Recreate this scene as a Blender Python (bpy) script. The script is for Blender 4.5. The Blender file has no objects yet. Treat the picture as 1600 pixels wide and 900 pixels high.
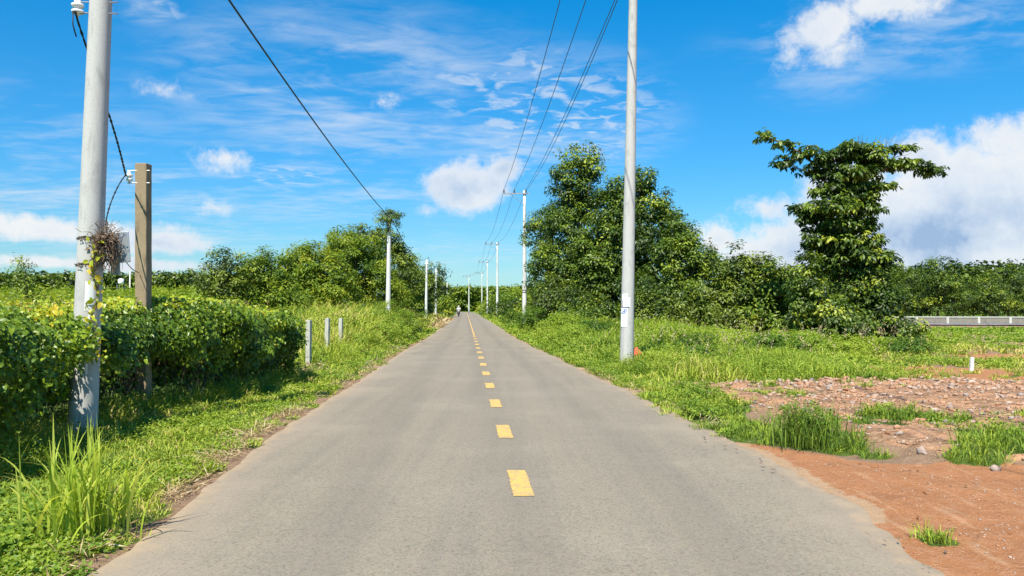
import bpy, bmesh, math, random
import numpy as np
from mathutils import Vector, Matrix

R = math.radians
C = bpy.context.scene.collection
scene = bpy.context.scene
rng = np.random.default_rng(7)
random.seed(7)

# ------------------------------------------------------------------ camera
EYE, FPX = 1.5, 1280.0
cam_data = bpy.data.cameras.new('camera')
cam = bpy.data.objects.new('camera', cam_data)
C.objects.link(cam)
cam.location = (0, 0, EYE)
cam.rotation_euler = (R(90), 0, 0)
cam_data.lens = 28.8
cam_data.sensor_width = 36
cam_data.shift_y = 0.01875
cam_data.clip_start = 0.05
cam_data.clip_end = 6000
scene.camera = cam

# ------------------------------------------------------------------ light, exposure
SUN_EL, SUN_AZ = R(56), R(-163)            # azimuth clockwise from +Y: behind the camera, to its left
S = Vector((math.sin(SUN_AZ) * math.cos(SUN_EL), math.cos(SUN_AZ) * math.cos(SUN_EL), math.sin(SUN_EL)))
sun_data = bpy.data.lights.new('sun', 'SUN')
sun_data.energy = 5.0
sun_data.angle = R(0.5)
sun_data.color = (1.0, 0.93, 0.79)
sun = bpy.data.objects.new('sun', sun_data)
C.objects.link(sun)
sun.location = (0, -20, 40)
sun.rotation_euler = S.to_track_quat('Z', 'Y').to_euler()

vs = scene.view_settings
vs.view_transform = 'Standard'
vs.look = 'None'
vs.gamma = 1
vs.use_curve_mapping = False
vs.exposure = 0.82
scene.cycles.max_bounces = 8
scene.cycles.transparent_max_bounces = 4
scene.cycles.use_denoising = True


# ------------------------------------------------------------------ node helper
class NT:
    def __init__(s, tree):
        s.t = tree

    def n(s, typ, **kw):
        nd = s.t.nodes.new(typ)
        for k, v in kw.items():
            setattr(nd, k, v)
        return nd

    def link(s, a, b):
        s.t.links.new(a, b)

    def put(s, sock, v):
        if isinstance(v, bpy.types.NodeSocket):
            s.link(v, sock)
        elif v is not None:
            sock.default_value = v

    def m(s, op, a, b=None, c=None, clamp=False):
        nd = s.n('ShaderNodeMath', operation=op, use_clamp=clamp)
        s.put(nd.inputs[0], a)
        if b is not None: s.put(nd.inputs[1], b)
        if c is not None: s.put(nd.inputs[2], c)
        return nd.outputs[0]

    def noise(s, vec, scale, detail=4, rough=0.5, dist=0.0, out=0):
        nd = s.n('ShaderNodeTexNoise')
        if vec is not None: s.link(vec, nd.inputs['Vector'])
        nd.inputs['Scale'].default_value = scale
        nd.inputs['Detail'].default_value = detail
        nd.inputs['Roughness'].default_value = rough
        nd.inputs['Distortion'].default_value = dist
        return nd.outputs[out]

    def ramp(s, fac, stops, interp='LINEAR'):
        nd = s.n('ShaderNodeValToRGB')
        nd.color_ramp.interpolation = interp
        el = nd.color_ramp.elements
        while len(el) < len(stops): el.new(0.5)
        for e, (p, c) in zip(el, stops):
            e.position = p
            e.color = (*c, 1) if len(c) == 3 else c
        s.put(nd.inputs[0], fac)
        return nd.outputs[0]

    def sstep(s, v, lo, hi):
        nd = s.n('ShaderNodeMapRange', interpolation_type='SMOOTHSTEP')
        s.put(nd.inputs[0], v)
        nd.inputs[1].default_value = lo
        nd.inputs[2].default_value = hi
        return nd.outputs[0]

    def mix(s, fac, a, b, blend='MIX'):
        nd = s.n('ShaderNodeMix', data_type='RGBA', blend_type=blend)
        s.put(nd.inputs[0], fac)
        for sk, v in ((nd.inputs[6], a), (nd.inputs[7], b)):
            if isinstance(v, tuple): v = (*v, 1) if len(v) == 3 else v
            s.put(sk, v)
        return nd.outputs[2]

    def attr(s, name):
        nd = s.n('ShaderNodeAttribute', attribute_name=name)
        return nd.outputs['Fac']

    def bump(s, h, strength, dist=0.02):
        nd = s.n('ShaderNodeBump')
        nd.inputs['Strength'].default_value = strength
        nd.inputs['Distance'].default_value = dist
        s.link(h, nd.inputs['Height'])
        return nd.outputs[0]


def material(name):
    m = bpy.data.materials.new(name)
    m.use_nodes = True
    nt = m.node_tree
    nt.nodes.clear()
    return m, NT(nt)


def finish(n, color, rough=0.8, normal=None, spec=0.3, metallic=0.0):
    p = n.n('ShaderNodeBsdfPrincipled')
    if isinstance(color, tuple): color = (*color, 1)
    n.put(p.inputs['Base Color'], color)
    n.put(p.inputs['Roughness'], rough)
    p.inputs['Specular IOR Level'].default_value = spec
    p.inputs['Metallic'].default_value = metallic
    if normal is not None: n.link(normal, p.inputs['Normal'])
    o = n.n('ShaderNodeOutputMaterial')
    n.link(p.outputs[0], o.inputs[0])
    return p


# ------------------------------------------------------------------ world: sky and clouds
world = bpy.data.worlds.new('World')
scene.world = world
world.use_nodes = True
world.node_tree.nodes.clear()
w = NT(world.node_tree)
sky = w.n('ShaderNodeTexSky', sky_type='NISHITA')
sky.sun_disc = False
sky.sun_elevation = SUN_EL
sky.sun_rotation = SUN_AZ % (2 * math.pi)
sky.air_density = 1.0
sky.dust_density = 0.2
sky.ozone_density = 2.5
tc = w.n('ShaderNodeTexCoord')
dirv = tc.outputs['Generated']
sep = w.n('ShaderNodeSeparateXYZ')
w.link(dirv, sep.inputs[0])
az = w.m('ARCTAN2', sep.outputs[0], sep.outputs[1])
el = w.m('ARCSINE', sep.outputs[2])
# warped direction for ragged outlines
big = w.noise(dirv, 8.0, 9, 0.62, 0.25)
fine = w.noise(dirv, 28.0, 8, 0.68, 0.2)


def pxdir(px, py):
    a = math.atan((px - 800) / FPX)
    e = math.atan((480 - py) / FPX * math.cos(a))
    return a, e


def blobs(lst):
    tot = None
    for (px, py, rx, ry, st) in lst:
        a, e = pxdir(px, py)
        dx = w.m('MULTIPLY', w.m('SUBTRACT', az, a), FPX / rx)
        dy = w.m('MULTIPLY', w.m('SUBTRACT', el, e), FPX / ry)
        q = w.m('SQRT', w.m('MULTIPLY_ADD', dx, dx, w.m('MULTIPLY', dy, dy)))
        v = w.m('MULTIPLY', w.m('SUBTRACT', 1.0, q, clamp=True), st)
        tot = v if tot is None else w.m('MAXIMUM', tot, v)
    return tot


cum = blobs([(1230, 395, 220, 80, 1.1), (1440, 370, 300, 120, 1.5), (1560, 330, 260, 150, 1.5), (1630, 215, 190, 80, 1.15), (1120, 375, 90, 50, .95),
             (1440, 250, 110, 60, 1.0), (1500, 420, 420, 60, 1.3), (1200, 325, 80, 45, .8), (1330, 300, 130, 70, 1.0),
             (725, 292, 100, 62, 1.15), (785, 262, 60, 34, .9), (670, 325, 50, 26, .5), (350, 248, 85, 36, .62), (335, 325, 70, 40, .3),
             (1290, 50, 120, 80, .68), (1390, 0, 150, 55, .68), (1235, 85, 60, 45, .6), (250, 380, 120, 28, 1.0), (110, 362, 230, 34, .85),
             (100, 410, 320, 20, .8), (1450, 440, 420, 22, 1.0), (250, 140, 90, 36, .42), (600, 150, 60, 40, .5)])
cd = w.m('ADD', cum, w.m('MULTIPLY', w.m('SUBTRACT', big, 0.5), 1.5))
cd = w.m('ADD', cd, w.m('MULTIPLY', w.m('SUBTRACT', fine, 0.5), 0.95))
cmask = w.m('MULTIPLY', w.sstep(cd, 0.25, 0.66), w.sstep(cum, 0.0, 0.34))
# wisps laid out on a high flat layer
zc = w.m('ADD', sep.outputs[2], 0.06)
comb = w.n('ShaderNodeCombineXYZ')
w.put(comb.inputs[0], w.m('DIVIDE', sep.outputs[0], zc))
w.put(comb.inputs[1], w.m('DIVIDE', sep.outputs[1], zc))
rotn = w.n('ShaderNodeMapping')
rotn.inputs['Rotation'].default_value = (0, 0, R(-62))
rotn.inputs['Scale'].default_value = (0.75, 1.2, 1)
w.link(comb.outputs[0], rotn.inputs['Vector'])
wn = w.noise(rotn.outputs[0], 0.9, 7, 0.6, 0.9)
wn2 = w.noise(rotn.outputs[0], 6.0, 6, 0.6, 0.5)
wreg = blobs([(560, 140, 420, 170, 1.1), (860, 180, 250, 130, 1.4), (380, 90, 200, 100, .8), (480, 280, 380, 110, .9),
              (150, 330, 460, 150, 1.0), (1500, 40, 420, 80, 1.0), (1290, 60, 160, 110, 1.3), (230, 15, 60, 30, 1.2), (100, 220, 320, 130, .6), (700, 390, 420, 80, .6)])
wd = w.m('MULTIPLY', w.sstep(w.m('ADD', w.m('MULTIPLY', wn, 0.62), w.m('MULTIPLY', wn2, 0.38)), 0.42, 0.68), w.sstep(wreg, 0.0, 0.9))
# ripples of small high cloud
rip = blobs([(870, 190, 230, 110, 1.2), (830, 130, 160, 80, 1.0), (230, 15, 70, 26, 1.0), (450, 275, 90, 26, 1.0), (720, 130, 120, 60, .8)])
rn = w.sstep(w.noise(comb.outputs[0], 9.0, 4, 0.55, 0.6), 0.46, 0.66)
wd = w.m('MAXIMUM', w.m('MULTIPLY', wd, 0.62), w.m('MULTIPLY', w.m('MULTIPLY', rn, w.sstep(rip, 0.0, 0.8)), 0.55))
# sky colour: deeper blue as the phone photograph has it
tint = w.ramp(sep.outputs[2], [(0.0, (.36, .54, .66)), (0.06, (.33, .57, .70)), (0.16, (.19, .60, .84)), (0.36, (.02, .64, .96)), (0.6, (.012, .60, .97))])
bg_sky = w.n('ShaderNodeBackground')
w.link(w.mix(1.0, sky.outputs[0], tint, 'MULTIPLY'), bg_sky.inputs[0])
bg_sky.inputs[1].default_value = 0.105
shade = w.m('MULTIPLY_ADD', w.m('SUBTRACT', cd, 0.55), 0.42, w.m('MULTIPLY', w.noise(dirv, 6.5, 7, 0.6), 1.15))
ccol = w.ramp(shade, [(0.50, (0.98, 0.99, 1.0)), (0.70, (0.82, 0.89, 0.98)), (0.90, (0.56, 0.69, 0.88)), (1.0, (0.38, 0.53, 0.78))])
bg_cl = w.n('ShaderNodeBackground')
w.link(ccol, bg_cl.inputs[0])
bg_cl.inputs[1].default_value = 0.53
bg_wi = w.n('ShaderNodeBackground')
bg_wi.inputs[0].default_value = (0.86, 0.93, 1.0, 1)
bg_wi.inputs[1].default_value = 0.52
m1 = w.n('ShaderNodeMixShader')
w.put(m1.inputs[0], wd)
w.link(bg_sky.outputs[0], m1.inputs[1]); w.link(bg_wi.outputs[0], m1.inputs[2])
m2 = w.n('ShaderNodeMixShader')
w.put(m2.inputs[0], w.m('MULTIPLY', cmask, 0.95))
w.link(m1.outputs[0], m2.inputs[1]); w.link(bg_cl.outputs[0], m2.inputs[2])
wo = w.n('ShaderNodeOutputWorld')
w.link(m2.outputs[0], wo.inputs[0])
world.cycles.sampling_method = 'MANUAL'
world.cycles.sample_map_resolution = 512


# ------------------------------------------------------------------ generic helpers
def W(px, py, d):
    """a place seen at a direction, d metres ahead of the camera"""
    return Vector(((px - 800) / FPX * d, d, EYE + (480 - py) / FPX * d))


def smooth01(t):
    t = np.clip(t, 0, 1)
    return t * t * (3 - 2 * t)


_tab = np.random.default_rng(99).random((256, 256))


def vnoise(x, y, s=1.0, seed=0):
    x = np.asarray(x, float) / s + seed * 17.31
    y = np.asarray(y, float) / s + seed * 9.77
    xi, yi = np.floor(x).astype(int), np.floor(y).astype(int)
    fx, fy = x - xi, y - yi
    fx, fy = fx * fx * (3 - 2 * fx), fy * fy * (3 - 2 * fy)
    g = lambda a, b: _tab[a & 255, b & 255]
    return (g(xi, yi) * (1 - fx) + g(xi + 1, yi) * fx) * (1 - fy) + (g(xi, yi + 1) * (1 - fx) + g(xi + 1, yi + 1) * fx) * fy


def fbm(x, y, s=1.0, seed=0, o=4):
    v = 0; a = 0.5; t = 0
    for k in range(o):
        v = v + a * vnoise(x, y, s / 2 ** k, seed + k); t += a; a *= 0.5
    return v / t


def tag(o, label=None, cat=None, group=None, kind=None):
    if label: o['label'] = label
    if cat: o['category'] = cat
    if group: o['group'] = group
    if kind: o['kind'] = kind
    return o


def empty(name, loc, label, cat, group=None):
    o = bpy.data.objects.new(name, None)
    C.objects.link(o)
    o.location = loc
    o.empty_display_size = 0.3
    return tag(o, label, cat, group)


def np_obj(name, V, faces, mat, parent=None, rnd=None, smooth=False, attrs=None):
    """faces: list of int arrays (n,k). V in world space; made local to the parent."""
    me = bpy.data.meshes.new(name)
    V = np.asarray(V, np.float32)
    if parent is not None:
        V = V - np.array(parent.location, np.float32)
    me.vertices.add(len(V))
    me.vertices.foreach_set('co', V.ravel())
    faces = [f for f in faces if len(f)]
    idx = np.concatenate([f.ravel() for f in faces]).astype(np.int32)
    sizes = np.concatenate([np.full(len(f), f.shape[1]) for f in faces]).astype(np.int32)
    starts = np.concatenate([[0], np.cumsum(sizes)[:-1]]).astype(np.int32)
    me.loops.add(len(idx)); me.loops.foreach_set('vertex_index', idx)
    me.polygons.add(len(sizes)); me.polygons.foreach_set('loop_start', starts)
    if smooth: me.polygons.foreach_set('use_smooth', np.ones(len(sizes), bool))
    if rnd is not None:
        a = me.attributes.new('rnd', 'FLOAT', 'POINT')
        a.data.foreach_set('value', np.asarray(rnd, np.float32))
    for k, v in (attrs or {}).items():
        a = me.attributes.new(k, 'FLOAT', 'POINT')
        a.data.foreach_set('value', np.asarray(v, np.float32))
    me.update(calc_edges=True)
    me.materials.append(mat)
    o = bpy.data.objects.new(name, me)
    C.objects.link(o)
    if parent is not None: o.parent = parent
    return o


def bm_obj(name, bm, mat, parent=None, smooth=False, bevel=0):
    me = bpy.data.meshes.new(name)
    if parent is not None:
        bmesh.ops.translate(bm, verts=bm.verts, vec=-parent.location)
    bmesh.ops.recalc_face_normals(bm, faces=bm.faces)
    bm.to_mesh(me); bm.free()
    if smooth:
        for p in me.polygons: p.use_smooth = True
    me.materials.append(mat)
    o = bpy.data.objects.new(name, me)
    C.objects.link(o)
    if parent is not None: o.parent = parent
    if bevel:
        md = o.modifiers.new('bevel', 'BEVEL'); md.width = bevel; md.segments = 2; md.limit_method = 'ANGLE'
    return o


def add_box(bm, c, s, rot=None):
    M = Matrix.Translation(c) @ (rot.to_4x4() if rot else Matrix()) @ Matrix.Diagonal((*s, 1))
    return bmesh.ops.create_cube(bm, size=1, matrix=M)['verts']


def add_tube(bm, pts, radii, seg=10, cap=True, jitter=0):
    pts = [Vector(p) for p in pts]
    if not hasattr(radii, '__len__'): radii = [radii] * len(pts)
    rings = []
    ref = None
    for i, p in enumerate(pts):
        t = (pts[min(i + 1, len(pts) - 1)] - pts[max(i - 1, 0)]).normalized()
        if ref is None:
            ref = Vector((1, 0, 0)) if abs(t.x) < 0.8 else Vector((0, 1, 0))
        u = (ref - t * ref.dot(t)).normalized(); v = t.cross(u); ref = u
        ring = []
        for k in range(seg):
            a = 2 * math.pi * k / seg
            r = radii[i] * (1 + jitter * (random.random() - .5))
            ring.append(bm.verts.new(p + (u * math.cos(a) + v * math.sin(a)) * r))
        rings.append(ring)
    for a, b in zip(rings, rings[1:]):
        for k in range(seg):
            bm.faces.new((a[k], a[(k + 1) % seg], b[(k + 1) % seg], b[k]))
    if cap:
        bm.faces.new(rings[0][::-1]); bm.faces.new(rings[-1])
    return rings


def catenary(a, b, sag, n=24):
    a, b = Vector(a), Vector(b)
    return [a.lerp(b, t) - Vector((0, 0, 4 * sag * t * (1 - t))) for t in [i / n for i in range(n + 1)]]


# ------------------------------------------------------------------ materials
def foliage_mat(name, stops, trans=0.35, rough=0.45, spec=0.35, tcol=1.5):
    m, n = material(name)
    if name != 'dry_straw': stops = [(p_, (c_[0] * 1.18, c_[1] * 1.04, c_[2] * .9)) for p_, c_ in stops]
    col = n.ramp(n.attr('rnd'), stops)
    p = n.n('ShaderNodeBsdfPrincipled')
    n.link(col, p.inputs['Base Color'])
    p.inputs['Roughness'].default_value = rough
    p.inputs['Specular IOR Level'].default_value = spec
    t = n.n('ShaderNodeBsdfTranslucent')
    n.link(n.mix(1.0, col, (tcol, tcol, tcol * .5), 'MULTIPLY'), t.inputs[0])
    mx = n.n('ShaderNodeMixShader')
    mx.inputs[0].default_value = trans
    n.link(p.outputs[0], mx.inputs[1]); n.link(t.outputs[0], mx.inputs[2])
    o = n.n('ShaderNodeOutputMaterial'); n.link(mx.outputs[0], o.inputs[0])
    return m


M_grass = foliage_mat('grass_blades', [(0, (.07, .15, .025)), (.3, (.17, .29, .035)), (.6, (.30, .42, .05)), (.85, (.42, .48, .10)), (1, (.52, .46, .22))], .28, .6, .2, 1.0)
M_lush = foliage_mat('lush_blades', [(0, (.16, .28, .03)), (.5, (.33, .48, .06)), (1, (.55, .62, .16))], .45, .5, .3, 1.2)
M_weed = foliage_mat('weed_leaves', [(0, (.05, .12, .02)), (.5, (.12, .23, .03)), (1, (.26, .38, .05))], .35, .5, .3)
M_straw = foliage_mat('dry_straw', [(0, (.30, .19, .10)), (.5, (.42, .32, .18)), (1, (.55, .47, .30))], .15, .8, .1)
M_hedge = foliage_mat('hedge_leaves', [(0, (.03, .075, .012)), (.4, (.09, .18, .018)), (.72, (.21, .33, .022)), (.93, (.40, .44, .03)), (1, (.44, .36, .04))], .28, .38, .4)
M_dark = foliage_mat('dark_tree_leaves', [(0, (.016, .036, .010)), (.5, (.045, .09, .016)), (1, (.17, .25, .03))], .2, .42, .35)
M_mid = foliage_mat('tree_leaves', [(0, (.024, .055, .011)), (.5, (.092, .175, .018)), (1, (.27, .36, .035))], .2, .42, .35)
M_lite = foliage_mat('bright_tree_leaves', [(0, (.05, .11, .015)), (.5, (.15, .25, .022)), (1, (.32, .38, .04))], .35, .5, .3)
M_vine = foliage_mat('vine_leaves', [(0, (.018, .042, .010)), (.5, (.07, .14, .020)), (.85, (.20, .30, .04)), (1, (.34, .42, .06))], .3, .42, .4)


def bark_mat():
    m, n = material('bark')
    g = n.n('ShaderNodeTexCoord').outputs['Object']
    f = n.noise(g, 6, 6, .6)
    finish(n, n.ramp(f, [(.3, (.06, .045, .03)), (.7, (.20, .16, .11))]), .9, n.bump(f, .6))
    return m


def concrete_mat(name, lo, hi, stain=(.25, .24, .2), st=.35, streak=False):
    m, n = material(name)
    tcn = n.n('ShaderNodeTexCoord')
    g = tcn.outputs['Object']
    mp = n.n('ShaderNodeMapping'); mp.inputs['Scale'].default_value = (1, 1, .18); n.link(g, mp.inputs[0])
    a = n.noise(g, 55, 4, .6)
    b = n.noise(mp.outputs[0], 14, 5, .6)
    c = n.noise(g, 3.0, 5, .6)
    col = n.mix(a, lo, hi)
    col = n.mix(n.m('MULTIPLY', n.sstep(b, .52, .75), st), col, stain)
    col = n.mix(n.m('MULTIPLY', n.sstep(c, .5, .75), st * .8), col, stain)
    pit = n.noise(g, 120, 2, .5)
    col = n.mix(n.m('MULTIPLY', n.sstep(pit, .68, .74), .5), col, tuple(x * .45 for x in stain))
    finish(n, col, .85, n.bump(a, .25, .004), .2)
    return m


M_bark = bark_mat()
M_conc = concrete_mat('pale_concrete', (.36, .36, .35), (.54, .54, .52), (.25, .25, .235), .65)
M_conc_far = concrete_mat('whitewashed_concrete', (.55, .55, .53), (.68, .68, .66), (.38, .37, .34), .4)
M_post = concrete_mat('weathered_concrete', (.20, .155, .095), (.34, .27, .175), (.10, .08, .055), .8)
M_stub = concrete_mat('grey_post_concrete', (.36, .36, .32), (.50, .49, .44), (.2, .2, .16), .5)


def plain(name, col, rough=.6, spec=.3, metallic=0, var=.2):
    m, n = material(name)
    g = n.n('ShaderNodeTexCoord').outputs['Object']
    f = n.noise(g, 25, 4, .6)
    c = n.mix(f, tuple(x * (1 - var) for x in col), tuple(min(1, x * (1 + var)) for x in col))
    finish(n, c, rough, None, spec, metallic)
    return m


M_cable = plain('black_cable', (.018, .018, .02), .5)
M_wire = plain('bare_wire', (.06, .06, .07), .45, .5, .4)
M_steel = plain('galvanised_steel', (.42, .43, .44), .45, .5, .7)
M_rust = plain('rusty_wire', (.10, .07, .05), .8)
M_porc = plain('white_porcelain', (.75, .75, .74), .25, .5)
M_pbrown = plain('dark_porcelain', (.05, .04, .04), .3, .5)
M_stem = plain('dry_stems', (.16, .11, .075), .9, var=.5)
M_gstem = plain('green_stems', (.10, .13, .04), .8, var=.4)
M_red = plain('red_plastic', (.65, .10, .06), .5)
M_white = plain('white_paint', (.75, .75, .73), .6)
M_blackp = plain('black_paint', (.02, .02, .022), .3, .5)
M_rubber = plain('tyre_rubber', (.025, .025, .025), .9)
M_cloth = plain('pale_shirt', (.72, .72, .74), .9)
M_skin = plain('skin', (.42, .26, .18), .6)
M_trouser = plain('dark_trousers', (.05, .055, .08), .9)
M_tank = plain('white_enamel', (.8, .82, .84), .4)


def poster_mat(name, lines=True):
    m, n = material(name)
    tcn = n.n('ShaderNodeTexCoord')
    g = tcn.outputs['Object']
    f = n.noise(g, 18, 4, .6)
    finish(n, n.mix(n.m('MULTIPLY', n.sstep(f, .5, .7), .5), (.78, .80, .82), (.55, .57, .58)), .7)
    return m


M_paper = poster_mat('weathered_paper')
M_ink = plain('blue_ink', (.10, .16, .45), .8)
M_inkd = plain('dark_ink', (.05, .09, .13), .8)


# ------------------------------------------------------------------ road geometry
def xc(y):
    y = np.asarray(y, float)
    b = np.clip(y - 205, 0, None)
    return .465 - .057 * y - 0.0011 * b ** 2


def half_left(y):
    y = np.asarray(y, float)
    v = np.interp(y, [0, 4.5, 7, 9, 14, 20, 28, 40, 60, 120, 400], [2.55, 2.58, 2.68, 2.78, 2.72, 2.68, 2.62, 2.35, 2.3, 2.3, 2.3])
    return v + .16 * (fbm(y, y * 0, 1.6, 3) - .5) + .12 * (fbm(y, y * 0, .35, 5) - .5)


def half_right(y):
    y = np.asarray(y, float)
    v = np.interp(y, [0, 4.4, 5.2, 6.2, 7.6, 10, 13, 16, 26, 33, 46, 60, 120, 400], [2.22, 2.26, 2.30, 2.5, 2.56, 2.55, 2.5, 2.45, 2.25, 2.05, 2.0, 2.1, 2.2, 2.2])
    return v + .14 * (fbm(y, y * 0, 1.9, 13) - .5) + np.where(y < 12, .24, .12) * (fbm(y, y * 0, .3, 15) - .5)


def ground_h(X, Y):
    """gentle relief of the land beside the road"""
    t = X - xc(Y)
    side = np.abs(t)
    z = -.03 + .035 * fbm(X, Y, 1.2, 21) * smooth01((side - 2.2) / .8)
    z = z + .35 * (fbm(X, Y, 14, 22) - .5) * smooth01((side - 5) / 8) * (1 - smooth01((X - 16) / 6) * smooth01((Y - 30) / 8))
    # rubble heaps
    rub = rubble_w(X, Y)
    z = z + rub * (.10 * (fbm(X, Y, .5, 23) - .2) + .10)
    # bank of soil left, beyond the fence posts
    z = z + .75 * smooth01((-t - 3.0) / 2.6) * smooth01((Y - 24) / 10) * smooth01((75 - Y) / 20)
    z = z + .40 * smooth01((16 - t) / 6) * smooth01((t - 3.0) / 3.0) * smooth01((Y - 26) / 12)* smooth01((80 - Y) / 20)
    near = (np.abs(X - 3) < 6.5) & (Y > 3) & (Y < 17)
    z = z + near * (.050 * (fbm(X, Y, .24, 25, 3) - .5) + .05 * (fbm(X, Y, .9, 26, 3) - .5)) * smooth01((side - 2.6) / .5)
    z = np.where(side < 1.9, -.06, z)
    return z


def red_edge(X):
    return np.interp(X, [2.0, 2.57, 3.2, 3.7, 4.4, 5.5, 7, 12], [9.8, 9.2, 8.5, 8.0, 7.75, 7.7, 7.5, 7.2]) + .5 * (fbm(X, X * 0, .7, 31) - .5)


def red_w(X, Y):
    t = X - xc(Y)
    a = (t > 1.9) * smooth01((red_edge(X) - Y) / .35 + .5)
    b = smooth01((X - 7.4 + (fbm(X, Y, 2, 32) - .5) * 2.5) / 1.0) * smooth01((Y - 15.2) / .3) * smooth01((21.2 + (fbm(X, Y, 2, 33) - .5) * 3 - Y) / .8)
    c = smooth01((X - 12.5 - (Y - 20) * .40 + (fbm(X, Y, 2, 34) - .5) * 5) / 1.0) * smooth01((Y - 21) / .6) * smooth01((29.5 - Y) / 1.5)
    return np.clip(a + b + c, 0, 1)


def rubble_w(X, Y):
    n1 = (fbm(X, Y, 1.5, 35) - .5)
    a = smooth01((X - np.interp(Y, [8, 10, 12, 15], [3.5, 3.0, 2.5, 2.9]) + n1 * 1.6) / .8) * smooth01((Y - red_edge(X)) / .4 + .3) * smooth01((16.0 + n1 * 1.8 - Y) / .5)
    return np.clip(a, 0, 1)


# grass patches inside the rubble: (X, Y, rx, ry)
def P(px, py):
    d = EYE * FPX / (py - 480)
    return ((px - 800) / FPX * d, d)


PATCH = []
for (px, py, rx, ry) in [(1270, 690, .55, .5), (1200, 682, .55, .6), (1150, 668, .5, .7), (1310, 700, .3, .3), (1400, 665, .55, .35), (1370, 676, .35, .25),
                         (1470, 668, .4, .2), (1575, 712, .6, .4), (1525, 722, .3, .22), (1610, 708, .5, .5),
                         (1240, 628, .25, .35), (1090, 640, .7, 1.6), (1060, 625, .6, 1.6), (1365, 710, .16, .16), (1560, 694, .4, .35),
                          (1465, 840, .13, .12)]:
    x_, y_ = P(px, py)
    PATCH.append((x_, y_, rx, ry))


def patch_w(X, Y):
    v = np.zeros_like(np.asarray(X, float))
    for (x, y, rx, ry) in PATCH:
        q = ((X - x) / rx) ** 2 + ((Y - y) / ry) ** 2
        v = np.maximum(v, smooth01((1.25 - q + (fbm(X, Y, .35, 41) - .5) * 1.2) / .6))
    return v


def green_w(X, Y):
    """how much grass grows at a place"""
    t = X - xc(Y)
    edge = fbm(X, Y, .5, 44) - .5
    left = smooth01((-t - half_left(Y) - .05 - edge * .75) / .16)
    # bare earth under the hedge face
    right_far = smooth01((t - half_right(Y) - .04 - edge * .5) / .16) * smooth01((Y - 15.3 - edge * 2) / .8)
    strip = smooth01((t - half_right(Y) - .18 - edge * .5) / .2) * smooth01((Y - 8.9 - edge * 2.0) / .6) * smooth01((np.interp(Y, [8.5, 10, 12, 15], [3.6, 3.1, 2.7, 3.3]) - X + edge * 1.6) / .6)
    v = np.maximum(left, np.maximum(right_far, strip * .95))
    v = v * (1 - .95 * rubble_w(X, Y)) * (1 - .95 * red_w(X, Y))
    v = v * (1 - smooth01((X - 27) / 2) * smooth01((Y - 59) / 1.5) * (Y < 100))
    v = v * (1 - .8 * smooth01((X - 9.5) / 2) * smooth01((fbm(X, Y, 1.3, 47) - .42) / .12) * (Y < 45) * (t > 0))
    v = np.maximum(v, patch_w(X, Y) * (t > 2.2))
    v = np.maximum(v, .8 * smooth01((fbm(X, Y, .55, 48) - .66) / .05) * (t > 2.8) * (Y > 8.5))
    return np.clip(v, 0, 1)


def axis(parts):
    out = []
    for a, b, s in parts:
        out += list(np.arange(a, b, s))
    out.append(parts[-1][1])
    return np.array(out)


xs = axis([(-2500, -300, 250), (-300, -60, 20), (-60, -20, 4), (-20, -7, .8), (-7, -1.5, .12), (-1.5, 2, .4), (2, 9, .07), (9, 18, .25), (18, 50, 1.5), (50, 300, 20), (300, 2500, 250)])
ys = axis([(-300, -20, 40), (-20, 3.5, 2), (3.5, 17, .08), (17, 32, .3), (32, 90, 1.2), (90, 400, 10), (400, 3000, 260)])
GX, GY = np.meshgrid(xs, ys)
GXf, GYf = GX.ravel(), GY.ravel()
GZ = ground_h(GXf, GYf)
nx, ny = len(xs), len(ys)
ii = np.arange(nx * ny).reshape(ny, nx)
F = np.stack([ii[:-1, :-1], ii[:-1, 1:], ii[1:, 1:], ii[1:, :-1]], -1).reshape(-1, 4)


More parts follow.
